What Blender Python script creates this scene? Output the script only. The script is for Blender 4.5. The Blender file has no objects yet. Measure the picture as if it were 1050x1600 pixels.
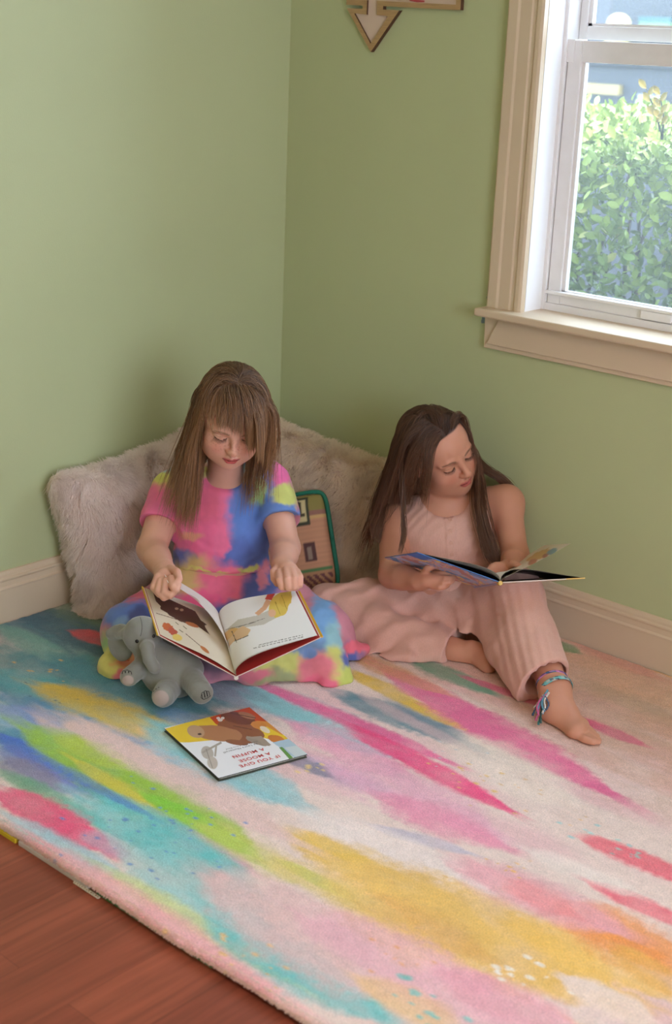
import bpy, math, random
import numpy as np
from mathutils import Vector, Matrix

random.seed(7)
RNG = np.random.default_rng(11)
scene = bpy.context.scene

# ------------------------------------------------------------------ camera
# room frame: origin at the wall corner on the rug surface, x along the window wall, -y along the left wall, z up
CAM = np.array([2.7387396, -2.83712264, 1.4])
RIGHT = np.array([0.7396795, 0.67180463, 0.03940528])
DOWN = np.array([0.24212387, -0.21103851, -0.94701572])
FWD = np.array([-0.62789352, 0.71002907, -0.3187608])
cam_data = bpy.data.cameras.new('camera')
cam = bpy.data.objects.new('camera', cam_data)
scene.collection.objects.link(cam)
cam.matrix_world = Matrix(((RIGHT[0], -DOWN[0], -FWD[0], CAM[0]),
                           (RIGHT[1], -DOWN[1], -FWD[1], CAM[1]),
                           (RIGHT[2], -DOWN[2], -FWD[2], CAM[2]),
                           (0, 0, 0, 1)))
cam_data.sensor_fit = 'VERTICAL'
cam_data.sensor_height = 36.0
cam_data.lens = 50.0
cam_data.clip_start = 0.05
cam_data.dof.use_dof = True
cam_data.dof.focus_distance = 3.12
cam_data.dof.aperture_fstop = 4.0
scene.camera = cam

# ------------------------------------------------------------------ light and exposure
vs = scene.view_settings
vs.view_transform = 'Standard'
vs.look = 'None'
vs.exposure = -0.45
vs.gamma = 1.0
vs.use_curve_mapping = False

world = bpy.data.worlds.new('sky')
scene.world = world
world.use_nodes = True
wn = world.node_tree
wn.nodes.clear()
wo = wn.nodes.new('ShaderNodeOutputWorld')
wb = wn.nodes.new('ShaderNodeBackground')
wb.inputs['Color'].default_value = (0.68, 0.85, 1.08, 1)
wb.inputs['Strength'].default_value = 14.0
wn.links.new(wb.outputs[0], wo.inputs[0])


def area_light(name, loc, target, sx, sy, energy, color, portal=False):
    l = bpy.data.lights.new(name, 'AREA')
    l.shape = 'RECTANGLE'
    l.size, l.size_y = sx, sy
    l.energy = energy
    l.color = color
    if portal:
        l.cycles.is_portal = True
    o = bpy.data.objects.new(name, l)
    scene.collection.objects.link(o)
    o.location = loc
    o.rotation_euler = (Vector(target) - Vector(loc)).to_track_quat('-Z', 'Y').to_euler()
    return o


sun = bpy.data.lights.new('sun', 'SUN')
sun.energy = 9.0
sun.angle = 0.05
sun.color = (1.0, 0.95, 0.85)
so = bpy.data.objects.new('sun', sun)
scene.collection.objects.link(so)
so.rotation_euler = Vector((-0.35, 0.25, -0.9)).to_track_quat('-Z', 'Y').to_euler()   # from over the roof, never into the room
area_light('window_portal', (1.35, 0.16, 1.35), (1.35, -1, 1.35), 1.2, 1.25, 1, (1, 1, 1), portal=True)
# added warm fill lights: one in the rear window opening, one under the ceiling
area_light('rear_window_fill', (4.36, -2.3, 1.5), (0, -2.3, 1.2), 1.6, 1.4, 22, (1.0, 0.64, 0.42))
area_light('ceiling_fill', (2.35, -2.2, 2.36), (2.35, -2.2, 0), 0.55, 0.55, 16, (1.0, 0.54, 0.31))

# ------------------------------------------------------------------ helpers: objects
COL = scene.collection


def at(px, py, d):
    """the point of the room that the photograph shows at (px, py), d metres along the camera axis"""
    return CAM + d * (FWD + RIGHT * ((px - 525) / 2222.2) + DOWN * ((py - 800) / 2222.2))


def srgb(r, g, b):
    c = np.array([r, g, b], float) / 255
    return tuple(np.where(c <= 0.04045, c / 12.92, ((c + 0.055) / 1.055) ** 2.4))


def mesh_from(name, verts, faces, mat=None, parent=None, smooth=False):
    me = bpy.data.meshes.new(name)
    me.from_pydata([tuple(map(float, v)) for v in verts], [], [tuple(int(i) for i in f) for f in faces])
    me.update()
    return link_mesh(name, me, mat, parent, smooth)


def link_mesh(name, me, mat=None, parent=None, smooth=False):
    if smooth:
        me.polygons.foreach_set('use_smooth', np.ones(len(me.polygons), bool))
    o = bpy.data.objects.new(name, me)
    COL.objects.link(o)
    for m in (mat if isinstance(mat, (list, tuple)) else [mat]):
        if m:
            me.materials.append(m)
    set_parent(o, parent)
    return o


def world_of(o):
    w = o.matrix_basis.copy()
    if o.parent:
        w = world_of(o.parent) @ o.matrix_parent_inverse @ w
    return w


def set_parent(o, parent):
    """parent while keeping the child's place in the room"""
    if parent is not None:
        o.parent = parent
        o.matrix_parent_inverse = world_of(parent).inverted()


def grid_mesh(name, V, mat=None, parent=None, cols=None, smooth=True, closed_u=False, caps=False):
    """V: (n, m, 3) array of points -> quad sheet"""
    n, m = V.shape[:2]
    idx = np.arange(n * m).reshape(n, m)
    if closed_u:
        nx = np.roll(idx, -1, 0)
        q = np.stack([idx[:, :-1], nx[:, :-1], nx[:, 1:], idx[:, 1:]], -1).reshape(-1, 4)
    else:
        q = np.stack([idx[:-1, :-1], idx[1:, :-1], idx[1:, 1:], idx[:-1, 1:]], -1).reshape(-1, 4)
    extra = []
    if caps:
        extra = [list(idx[:, 0]), list(idx[::-1, -1])]
    me = fast_mesh(name, V.reshape(-1, 3), q, cols.reshape(-1, 3) if cols is not None else None) if not caps else None
    if caps:
        me = bpy.data.meshes.new(name)
        me.from_pydata(V.reshape(-1, 3).tolist(), [], q.tolist() + [list(map(int, e)) for e in extra])
        if cols is not None:
            set_cols(me, cols.reshape(-1, 3))
    return link_mesh(name, me, mat, parent, smooth)


def set_cols(me, cols):
    a = me.color_attributes.new('Col', 'FLOAT_COLOR', 'POINT')
    c = np.ones((len(cols), 4), np.float32)
    c[:, :3] = cols
    a.data.foreach_set('color', c.ravel())


def fast_mesh(name, verts, quads, cols=None):
    me = bpy.data.meshes.new(name)
    nv, nq = len(verts), len(quads)
    me.vertices.add(nv)
    me.vertices.foreach_set('co', np.asarray(verts, np.float32).ravel())
    me.loops.add(nq * 4)
    me.loops.foreach_set('vertex_index', np.asarray(quads, np.int32).ravel())
    me.polygons.add(nq)
    me.polygons.foreach_set('loop_start', np.arange(0, nq * 4, 4, dtype=np.int32))
    me.update(calc_edges=True)
    me.validate()
    if cols is not None:
        set_cols(me, cols)
    return me


class MB:
    """collects boxes, prisms and tubes into one mesh"""

    def __init__(self):
        self.v, self.f = [], []

    def add(self, verts, faces):
        b = len(self.v)
        self.v += [tuple(map(float, p)) for p in verts]
        self.f += [tuple(int(i) + b for i in f) for f in faces]
        return self

    def box(self, lo, hi):
        x0, y0, z0 = lo
        x1, y1, z1 = hi
        return self.add([(x0, y0, z0), (x1, y0, z0), (x1, y1, z0), (x0, y1, z0), (x0, y0, z1), (x1, y0, z1), (x1, y1, z1), (x0, y1, z1)],
                        [(3, 2, 1, 0), (4, 5, 6, 7), (0, 1, 5, 4), (1, 2, 6, 5), (2, 3, 7, 6), (3, 0, 4, 7)])

    def prism(self, poly, d0, d1, frame):
        """poly: 2-D points; frame(u, v, w) -> 3-D; extruded from w=d0 to w=d1"""
        n = len(poly)
        vs_ = [frame(u, v, d0) for u, v in poly] + [frame(u, v, d1) for u, v in poly]
        fs = [tuple(range(n))[::-1], tuple(range(n, 2 * n))]
        fs += [(i, (i + 1) % n, n + (i + 1) % n, n + i) for i in range(n)]
        return self.add(vs_, fs)

    def profile(self, prof, path0, path1, up, out):
        """sweep a 2-D profile (o, h) in a straight line"""
        path0, path1, up, out = map(np.array, (path0, path1, up, out))
        n = len(prof)
        vs_ = [path0 + out * o + up * h for o, h in prof] + [path1 + out * o + up * h for o, h in prof]
        fs = [(i, (i + 1) % n, n + (i + 1) % n, n + i) for i in range(n)] + [tuple(range(n))[::-1], tuple(range(n, 2 * n))]
        return self.add(vs_, fs)

    def tube(self, pts, rad, n=10):
        pts = np.array(pts, float)
        rad = np.broadcast_to(np.asarray(rad, float), (len(pts),))
        t = np.gradient(pts, axis=0)
        t /= np.linalg.norm(t, axis=1)[:, None] + 1e-9
        a = np.array([0, 0, 1.0]) if abs(t[0][2]) < 0.9 else np.array([1.0, 0, 0])
        rings = []
        for p, d, r in zip(pts, t, rad):
            u = np.cross(d, a)
            u /= np.linalg.norm(u) + 1e-9
            w = np.cross(u, d)
            a = -np.cross(u, d) if False else w
            ang = np.linspace(0, 2 * math.pi, n, endpoint=False)
            rings.append(p + r * (np.cos(ang)[:, None] * u + np.sin(ang)[:, None] * w))
        vs_ = np.concatenate(rings)
        fs = []
        for i in range(len(pts) - 1):
            for j in range(n):
                fs.append((i * n + j, i * n + (j + 1) % n, (i + 1) * n + (j + 1) % n, (i + 1) * n + j))
        fs += [tuple(range(n))[::-1], tuple(range((len(pts) - 1) * n, len(pts) * n))]
        return self.add(vs_, fs)

    def build(self, name, mat=None, parent=None, smooth=False, bevel=0.0):
        o = mesh_from(name, self.v, self.f, mat, parent, smooth)
        if bevel:
            m = o.modifiers.new('bevel', 'BEVEL')
            m.width = bevel
            m.segments = 2
            m.limit_method = 'ANGLE'
        return o


def tag(o, label, cat, group=None):
    o['label'] = label
    o['category'] = cat
    if group:
        o['group'] = group
    return o


def structure(o):
    o['kind'] = 'structure'
    return o


def empty(name, loc):
    o = bpy.data.objects.new(name, None)
    COL.objects.link(o)
    o.location = tuple(map(float, loc))
    o.empty_display_size = 0.05
    return o


def copy_tree(o, parent=None):
    c = o.copy()
    COL.objects.link(c)
    c.parent = parent
    for ch in list(o.children):
        copy_tree(ch, c)
    return c


# ------------------------------------------------------------------ helpers: materials
def mat(name, color=(0.8, 0.8, 0.8), rough=0.6, attr=None, noise=0.0, nscale=60, bump=0.0, bscale=200, bdist=0.002,
        sss=0.0, sss_rad=(1, 0.35, 0.2), sss_scale=0.01, spec=0.5, metal=0.0, sheen=0.0, stretch=None, coat=0.0):
    m = bpy.data.materials.new(name)
    m.use_nodes = True
    nt = m.node_tree
    N, L = nt.nodes, nt.links
    p = N['Principled BSDF']
    p.inputs['Roughness'].default_value = rough
    p.inputs['Metallic'].default_value = metal
    p.inputs['Specular IOR Level'].default_value = spec
    p.inputs['Coat Weight'].default_value = coat
    if sheen:
        p.inputs['Sheen Weight'].default_value = sheen
    if sss:
        p.inputs['Subsurface Weight'].default_value = sss
        p.inputs['Subsurface Radius'].default_value = sss_rad
        p.inputs['Subsurface Scale'].default_value = sss_scale
    tc = N.new('ShaderNodeTexCoord')
    vec = tc.outputs['Object']
    if stretch:
        mp = N.new('ShaderNodeMapping')
        mp.inputs['Scale'].default_value = stretch
        L.new(vec, mp.inputs['Vector'])
        vec = mp.outputs['Vector']
    src = None
    if attr:
        a = N.new('ShaderNodeAttribute')
        a.attribute_name = attr
        src = a.outputs['Color']
    if noise:
        t = N.new('ShaderNodeTexNoise')
        t.inputs['Scale'].default_value = nscale
        t.inputs['Detail'].default_value = 4
        L.new(vec, t.inputs['Vector'])
        mr = N.new('ShaderNodeMapRange')
        mr.inputs['From Min'].default_value = 0.3
        mr.inputs['From Max'].default_value = 0.7
        mr.inputs['To Min'].default_value = 1 - noise
        mr.inputs['To Max'].default_value = 1 + noise
        L.new(t.outputs['Fac'], mr.inputs['Value'])
        mx = N.new('ShaderNodeVectorMath')
        mx.operation = 'SCALE'
        if src is not None:
            L.new(src, mx.inputs[0])
        else:
            mx.inputs[0].default_value = color[:3]
        L.new(mr.outputs['Result'], mx.inputs['Scale'])
        src = mx.outputs[0]
    if src is not None:
        L.new(src, p.inputs['Base Color'])
    else:
        p.inputs['Base Color'].default_value = (*color[:3], 1)
    if bump:
        t = N.new('ShaderNodeTexNoise')
        t.inputs['Scale'].default_value = bscale
        t.inputs['Detail'].default_value = 3
        L.new(vec, t.inputs['Vector'])
        b = N.new('ShaderNodeBump')
        b.inputs['Strength'].default_value = bump
        b.inputs['Distance'].default_value = bdist
        L.new(t.outputs['Fac'], b.inputs['Height'])
        L.new(b.outputs['Normal'], p.inputs['Normal'])
    return m


# ------------------------------------------------------------------ helpers: value noise in numpy
def _hash(i, j, k, s):
    h = (i * 374761393 + j * 668265263 + k * 2147483647 + s * 974634777) & 0xFFFFFFFF
    h = ((h ^ (h >> 13)) * 1274126177) & 0xFFFFFFFF
    return ((h ^ (h >> 16)) & 0xFFFF) / 65535.0


def vnoise(P, seed=0):
    P = np.asarray(P, float)
    I = np.floor(P).astype(np.int64)
    F = P - I
    F = F * F * (3 - 2 * F)
    out = 0
    for a in (0, 1):
        wa = F[..., 0] if a else 1 - F[..., 0]
        for b in (0, 1):
            wb_ = F[..., 1] if b else 1 - F[..., 1]
            for c in (0, 1):
                wc = F[..., 2] if c else 1 - F[..., 2]
                out = out + wa * wb_ * wc * _hash(I[..., 0] + a, I[..., 1] + b, I[..., 2] + c, seed)
    return out


def fbm(P, seed=0, octv=3):
    o, a, t = 0, 1.0, 0
    for i in range(octv):
        o = o + a * vnoise(np.asarray(P) * 2 ** i, seed + i)
        t += a
        a *= 0.5
    return o / t * 2 - 1


def sstep(a, b, x):
    t = np.clip((x - a) / (b - a), 0, 1)
    return t * t * (3 - 2 * t)


# ------------------------------------------------------------------ helpers: one continuous surface grown from a distance field
class Field:
    def __init__(self):
        self.p = []
        self.post = None

    def _add(self, fn, c, r, k, mode, tagname):
        self.p.append((fn, np.asarray(c, float), float(r), float(k), mode, tagname))
        return self

    def ell(self, c, r, k=0.01, B=None, mode='add', tagname=None):
        c = np.asarray(c, float)
        r = np.asarray(r, float)
        B = np.eye(3) if B is None else np.asarray(B, float)

        def fn(P):
            q = (P - c) @ B
            k0 = np.sqrt(((q / r) ** 2).sum(-1))
            k1 = np.sqrt(((q / r ** 2) ** 2).sum(-1)) + 1e-9
            return k0 * (k0 - 1) / k1
        return self._add(fn, c, r.max(), k, mode, tagname)

    def cap(self, pts, rad, k=0.01, mode='add', tagname=None, flat=None):
        """chain of round cones through pts; flat=(dir, s) squashes along dir"""
        pts = np.asarray(pts, float)
        rad = np.broadcast_to(np.asarray(rad, float), (len(pts),))
        lo, hi = (pts - rad[:, None]).min(0), (pts + rad[:, None]).max(0)

        def fn(P):
            d = None
            for a, b, ra, rb in zip(pts[:-1], pts[1:], rad[:-1], rad[1:]):
                ab = b - a
                h = np.clip(((P - a) @ ab) / (ab @ ab + 1e-12), 0, 1)
                q = P - a - h[:, None] * ab
                if flat is not None:
                    q = q + np.outer(q @ flat[0], flat[0]) * (1 / flat[1] - 1)
                e = np.sqrt((q ** 2).sum(-1)) - (ra + (rb - ra) * h)
                if flat is not None:
                    e = e * flat[1] ** 0.5
                d = e if d is None else np.minimum(d, e)
            return d
        return self._add(fn, (lo + hi) / 2, np.linalg.norm(hi - lo) / 2, k, mode, tagname)

    def plane(self, p, n, k=0.004, mode='int', c=None, r=9.0):
        """keeps the side the normal points away from (mode 'int')"""
        p = np.asarray(p, float)
        n = np.asarray(n, float) / np.linalg.norm(n)
        return self._add(lambda P: (P - p) @ n, p if c is None else c, r, k, mode, None)

    def custom(self, fn, c, r, k=0.01, mode='add'):
        return self._add(fn, c, r, k, mode, None)

    def eval(self, P, sel=None):
        P = np.asarray(P, float)
        d = np.full(len(P), 1e3)
        for fn, c, r, k, mode, _ in (self.p if sel is None else sel):
            e = fn(P)
            if mode == 'add':
                if k > 0:
                    h = np.maximum(k - np.abs(d - e), 0) / k
                    d = np.minimum(d, e) - h * h * k * 0.25
                else:
                    d = np.minimum(d, e)
            elif mode == 'sub':
                h = np.maximum(k - np.abs(d + e), 0) / k
                d = np.maximum(d, -e) + h * h * k * 0.25
            else:
                h = np.maximum(k - np.abs(d - e), 0) / k
                d = np.maximum(d, e) + h * h * k * 0.25
        if self.post:
            d = self.post(P, d)
        return d

    def grad(self, P, e=0.002):
        g = np.stack([self.eval(P + np.eye(3)[i] * e) - self.eval(P - np.eye(3)[i] * e) for i in range(3)], -1)
        return g / (np.linalg.norm(g, axis=-1, keepdims=True) + 1e-9)

    def bounds(self, pad=0.03):
        lo = np.min([p[1] - p[2] for p in self.p if p[4] == 'add'], 0) - pad
        hi = np.max([p[1] + p[2] for p in self.p if p[4] == 'add'], 0) + pad
        return lo, hi

    def surface(self, cell, lo=None, hi=None, B=12, margin=0.02):
        if lo is None:
            lo, hi = self.bounds()
        lo = np.asarray(lo, float)
        hi = np.asarray(hi, float)
        nb = np.ceil((hi - lo) / (cell * B)).astype(int)
        g = np.stack(np.meshgrid(*[np.arange(n) for n in nb], indexing='ij'), -1).reshape(-1, 3)
        cen = lo + (g + 0.5) * B * cell
        dc = np.concatenate([self.eval(c) for c in np.array_split(cen, max(1, len(cen) // 20000))])
        R = cell * B * 0.87
        g = g[np.abs(dc) < R * 1.6 + margin]
        NY, NZ = (nb[1] + 2) * B, (nb[2] + 2) * B
        ax = np.arange(B + 1)
        S = np.stack(np.meshgrid(ax, ax, ax, indexing='ij'), -1).reshape(-1, 3)
        keys, pts, quads = [], [], []
        corners = [(a, b, c) for a in (0, 1) for b in (0, 1) for c in (0, 1)]
        edges = [(a, b) for i, a in enumerate(corners) for b in corners[i + 1:] if sum(abs(x - y) for x, y in zip(a, b)) == 1]
        pc = np.array([p[1] for p in self.p])
        prr = np.array([p[2] + p[3] for p in self.p])
        for bi in g:
            o = lo + bi * B * cell
            c = o + B * cell / 2
            near = np.linalg.norm(pc - c, axis=1) < prr + R + margin
            sel = [p for p, n in zip(self.p, near) if n]
            if not sel:
                continue
            d = self.eval(o + S * cell, sel).reshape(B + 1, B + 1, B + 1)
            if d.min() > 0 or d.max() < 0:
                continue
            ins = d < 0
            cnt = sum(ins[a:a + B, b:b + B, c_:c_ + B].astype(int) for a, b, c_ in corners)
            I, J, K = np.nonzero((cnt > 0) & (cnt < 8))
            acc = np.zeros((len(I), 3))
            n = np.zeros(len(I))
            for a, b in edges:
                da = d[I + a[0], J + a[1], K + a[2]]
                db = d[I + b[0], J + b[1], K + b[2]]
                m = (da < 0) != (db < 0)
                t = np.where(m, da / np.where(m, da - db, 1), 0)
                acc += np.where(m[:, None], np.array(a) + t[:, None] * (np.array(b) - np.array(a)), 0)
                n += m
            G = np.stack([I, J, K], -1) + bi * B
            pts.append(lo + (G + acc / n[:, None]) * cell)
            keys.append(((G[:, 0] + 1) * NY + G[:, 1] + 1) * NZ + G[:, 2] + 1)
            st = (NY * NZ, NZ, 1)
            for axn in range(3):
                sl = [slice(0, B)] * 3
                sl2 = [slice(0, B)] * 3
                sl2[axn] = slice(1, B + 1)
                A = ins[tuple(sl)]
                Bq = ins[tuple(sl2)]
                X = np.stack(np.nonzero(A != Bq), -1)
                if not len(X):
                    continue
                fl = A[X[:, 0], X[:, 1], X[:, 2]]
                Gx = X + bi * B
                kx = ((Gx[:, 0] + 1) * NY + Gx[:, 1] + 1) * NZ + Gx[:, 2] + 1
                u, v = st[(axn + 1) % 3], st[(axn + 2) % 3]
                q = np.stack([kx - u - v, kx - v, kx, kx - u], -1)
                q[~fl] = q[~fl][:, ::-1]
                quads.append(q)
        keys = np.concatenate(keys)
        pts = np.concatenate(pts)
        quads = np.concatenate(quads)
        o = np.argsort(keys)
        ks = keys[o]
        f = np.searchsorted(ks, quads)
        f = np.clip(f, 0, len(ks) - 1)
        ok = (ks[f] == quads).all(1)
        return pts[o], f[ok]


def sdf_object(name, field, cell, material, parent=None, colfn=None, lo=None, hi=None, origin=None):
    v, q = field.surface(cell, lo, hi)
    cols = colfn(v) if colfn is not None else None
    if origin is not None:
        origin = np.asarray(origin, float)
        v = v - origin
    me = fast_mesh(name, v, q, cols)
    o = link_mesh(name, me, material, None, True)
    if origin is not None:
        o.location = tuple(origin)
    set_parent(o, parent)
    return o


def strands(name, P, rad, material, parent=None, cols=None):
    """P: (n, m, 3) strand points; rad: (n, m) or (m,) radii -> one hair object"""
    n, m = P.shape[:2]
    cu = bpy.data.hair_curves.new(name)
    cu.add_curves([m] * n)
    cu.attributes['position'].data.foreach_set('vector', P.astype(np.float32).ravel())
    r = cu.attributes.get('radius') or cu.attributes.new('radius', 'FLOAT', 'POINT')
    r.data.foreach_set('value', np.broadcast_to(rad, (n, m)).astype(np.float32).ravel())
    if cols is not None:
        a = cu.attributes.new('Col', 'FLOAT_COLOR', 'CURVE' if cols.ndim == 2 else 'POINT')
        c = np.ones((*cols.shape[:-1], 4), np.float32)
        c[..., :3] = cols
        a.data.foreach_set('color', c.ravel())
    o = bpy.data.objects.new(name, cu)
    COL.objects.link(o)
    cu.materials.append(material)
    set_parent(o, parent)
    return o


def poly_in(P, poly):
    """which 2-D points lie in the polygon"""
    x, y = P[..., 0], P[..., 1]
    ins = np.zeros(x.shape, bool)
    n = len(poly)
    for i in range(n):
        (x0, y0), (x1, y1) = poly[i], poly[(i + 1) % n]
        c = (y0 > y) != (y1 > y)
        ins ^= c & (x < (x1 - x0) * (y - y0) / (y1 - y0 + 1e-12) + x0)
    return ins


def text_mesh(name, body, size, material, parent, M4, shear=0.0, bold=0.0, extr=0.0):
    cu = bpy.data.curves.new(name, 'FONT')
    cu.body = body
    cu.size = size
    cu.align_x = 'CENTER'
    cu.align_y = 'CENTER'
    cu.offset = bold
    cu.extrude = extr
    cu.shear = shear
    cu.space_character = 1.12
    tmp = bpy.data.objects.new(name + '_tmp', cu)
    COL.objects.link(tmp)
    dg = bpy.context.evaluated_depsgraph_get()
    dg.update()
    me = bpy.data.meshes.new_from_object(tmp.evaluated_get(dg))
    bpy.data.objects.remove(tmp)
    me.transform(M4)
    me.name = name
    me.materials.clear()
    return link_mesh(name, me, material, parent)

# ------------------------------------------------------------------ the room
FZ = -0.024                                    # wood floor, under the mats and the rug
RX1, RY0, ROOMH = 4.5, -4.4, 2.45
WALL = mat('green_wall_paint', srgb(185, 191, 146), 0.55, noise=0.02, nscale=3, bump=0.12, bscale=260, bdist=0.0015)
TRIM = mat('white_trim_warm_lit', srgb(212, 190, 162), 0.4, noise=0.015, nscale=8)  # white trim tinted tan: warm room light put into the colour
CEIL = mat('ceiling_paint', srgb(235, 230, 220), 0.9)
VINYL = mat('white_window_vinyl', srgb(232, 228, 226), 0.35, noise=0.02, nscale=30)

structure(MB().box((-0.15, RY0, FZ - 0.1), (0, 0.17, ROOMH)).build('wall_left', WALL))
OX0, OX1, OZ0, OZ1 = 0.807, 1.94, 0.775, 2.10   # opening of the window the photo shows
w = MB()
w.box((0, 0, FZ - 0.1), (OX0, 0.17, ROOMH)).box((OX1, 0, FZ - 0.1), (RX1, 0.17, ROOMH))
w.box((OX0, 0, FZ - 0.1), (OX1, 0.17, OZ0)).box((OX0, 0, OZ1), (OX1, 0.17, ROOMH))
wall_right = structure(w.build('wall_right', WALL))
w = MB()
w.box((RX1 - 0.15, RY0, FZ - 0.1), (RX1, -3.2, ROOMH)).box((RX1 - 0.15, -1.4, FZ - 0.1), (RX1, 0, ROOMH))
w.box((RX1 - 0.15, -3.2, FZ - 0.1), (RX1, -1.4, 0.7)).box((RX1 - 0.15, -3.2, 2.2), (RX1, -1.4, ROOMH))
structure(w.build('wall_back', WALL))
structure(MB().box((0, RY0 - 0.1, FZ - 0.1), (RX1, RY0, ROOMH)).build('wall_front', WALL))
structure(MB().box((-0.3, RY0 - 0.2, ROOMH), (RX1 + 0.2, 0.25, ROOMH + 0.12)).build('ceiling', CEIL))

# wood floor: reddish boards running across the room, parallel to the rug's short side
WOOD = bpy.data.materials.new('red_brown_floorboards')
WOOD.use_nodes = True
nt = WOOD.node_tree
N, L = nt.nodes, nt.links
pb = N['Principled BSDF']
tc = N.new('ShaderNodeTexCoord')
mp = N.new('ShaderNodeMapping')
mp.inputs['Rotation'].default_value = (0, 0, math.radians(90))
L.new(tc.outputs['Object'], mp.inputs['Vector'])
br = N.new('ShaderNodeTexBrick')
br.inputs['Color1'].default_value = (*srgb(152, 78, 56), 1)
br.inputs['Color2'].default_value = (*srgb(132, 64, 46), 1)
br.inputs['Mortar'].default_value = (*srgb(112, 54, 39), 1)
br.inputs['Scale'].default_value = 1.0
br.inputs['Brick Width'].default_value = 1.15
br.inputs['Row Height'].default_value = 0.125
br.inputs['Mortar Size'].default_value = 0.0006
br.inputs['Bias'].default_value = 0.0
L.new(mp.outputs[0], br.inputs['Vector'])
ms = N.new('ShaderNodeMapping')
ms.inputs['Scale'].default_value = (3, 60, 60)
L.new(mp.outputs[0], ms.inputs['Vector'])
nz = N.new('ShaderNodeTexNoise')
nz.inputs['Scale'].default_value = 1.0
nz.inputs['Detail'].default_value = 6
nz.inputs['Distortion'].default_value = 0.6
L.new(ms.outputs[0], nz.inputs['Vector'])
mr = N.new('ShaderNodeMapRange')
mr.inputs['From Min'].default_value = 0.25
mr.inputs['From Max'].default_value = 0.75
mr.inputs['To Min'].default_value = 0.66
mr.inputs['To Max'].default_value = 1.32
L.new(nz.outputs['Fac'], mr.inputs['Value'])
sc_ = N.new('ShaderNodeVectorMath')
sc_.operation = 'SCALE'
L.new(br.outputs['Color'], sc_.inputs[0])
L.new(mr.outputs[0], sc_.inputs['Scale'])
L.new(sc_.outputs[0], pb.inputs['Base Color'])
pb.inputs['Roughness'].default_value = 0.42
structure(MB().box((-0.15, RY0, FZ - 0.1), (RX1, 0.17, FZ)).build('floor', WOOD))

# baseboards: flat board, bead and rounded cap
BASE = [(0, FZ), (0.014, FZ), (0.014, 0.083), (0.0165, 0.085), (0.0165, 0.088), (0.012, 0.092), (0.0115, 0.104), (0.014, 0.110),
        (0.013, 0.113), (0.009, 0.115), (0.0085, 0.121), (0.005, 0.128), (0, 0.129)]
structure(MB().profile(BASE, (0, -0.0005, 0), (0, RY0, 0), (0, 0, 1), (1, 0, 0)).build('baseboard_left', TRIM))
structure(MB().profile(BASE, (0.0005, 0, 0), (RX1 - 0.15, 0, 0), (0, 0, 1), (0, -1, 0)).build('baseboard_right', TRIM))

# window: moulded casing, stool, apron, jambs, double-hung sashes
CAS = [(0, 0), (0.018, 0), (0.020, 0.004), (0.020, 0.028), (0.017, 0.034), (0.017, 0.064), (0.0145, 0.068), (0.0145, 0.078), (0.019, 0.082),
       (0.019, 0.092), (0.016, 0.099), (0, 0.099)]
win = structure(empty('window_1', (1.37, 0, 0.78)))
cb = MB()
cb.profile(CAS, (0.708, 0, 0.783), (0.708, 0, 2.2), (1, 0, 0), (0, -1, 0))
cb.profile(CAS, (OX1 + 0.1, 0, 0.783), (OX1 + 0.1, 0, 2.2), (-1, 0, 0), (0, -1, 0))
cb.profile(CAS, (0.708, 0, 2.2), (OX1 + 0.1, 0, 2.2), (0, 0, -1), (0, -1, 0))
cb.build('casing', TRIM, win)
MB().box((0.701, -0.06, 0.764), (OX1 + 0.11, 0.078, 0.783)).build('stool', TRIM, win, bevel=0.004)
ap = MB()
ap.prism([(0.705, 0.680), (OX1 + 0.1, 0.680), (OX1 + 0.1, 0.764), (0.702, 0.764)], 0, -0.014, lambda u, v, q: (u, q, v))
ap.prism([(0.716, 0.692), (OX1 + 0.09, 0.692), (OX1 + 0.09, 0.764), (0.753, 0.764)], -0.014, -0.021, lambda u, v, q: (u, q, v))
ap.build('apron', TRIM, win, bevel=0.002)
jb = MB()
jb.box((OX0 - 0.012, 0.0003, OZ0), (OX0 + 0.0015, 0.165, OZ1)).box((OX1 - 0.0015, 0.0003, OZ0), (OX1 + 0.012, 0.165, OZ1)).box((OX0, 0.0003, OZ1 - 0.014), (OX1, 0.165, OZ1 + 0.01))
jb.build('jamb', mat('white_jamb_daylit', srgb(244, 243, 243), 0.4), win)  # same trim made whiter: daylight on the jamb put into the colour
fr = MB()                                       # fixed vinyl frame behind the jambs
fr.box((OX0, 0.066, 0.783), (OX0 + 0.011, 0.15, OZ1 - 0.012)).box((OX1 - 0.011, 0.066, 0.783), (OX1, 0.15, OZ1 - 0.012))
fr.box((OX0, 0.070, 0.779), (OX1, 0.15, 0.800))
fr.build('frame', VINYL, win, bevel=0.0015)
GLASS = bpy.data.materials.new('window_glass')
GLASS.use_nodes = True
nt = GLASS.node_tree
nt.nodes.clear()
go = nt.nodes.new('ShaderNodeOutputMaterial')
gt = nt.nodes.new('ShaderNodeBsdfTransparent')
gt.inputs[0].default_value = (0.95, 0.97, 0.97, 1)
gg = nt.nodes.new('ShaderNodeBsdfGlossy')
gg.inputs['Roughness'].default_value = 0.02
gm = nt.nodes.new('ShaderNodeMixShader')
gm.inputs[0].default_value = 0.05
nt.links.new(gt.outputs[0], gm.inputs[1])
nt.links.new(gg.outputs[0], gm.inputs[2])
gn = nt.nodes.new('ShaderNodeTexNoise')
gn.inputs['Scale'].default_value = 260
gr = nt.nodes.new('ShaderNodeMapRange')
gr.inputs['From Min'].default_value = 0.35
gr.inputs['From Max'].default_value = 0.8
gr.inputs['To Min'].default_value = 0.02
gr.inputs['To Max'].default_value = 0.11
nt.links.new(gn.outputs['Fac'], gr.inputs['Value'])
gm2 = nt.nodes.new('ShaderNodeMixShader')
nt.links.new(gr.outputs[0], gm2.inputs[0])
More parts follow.
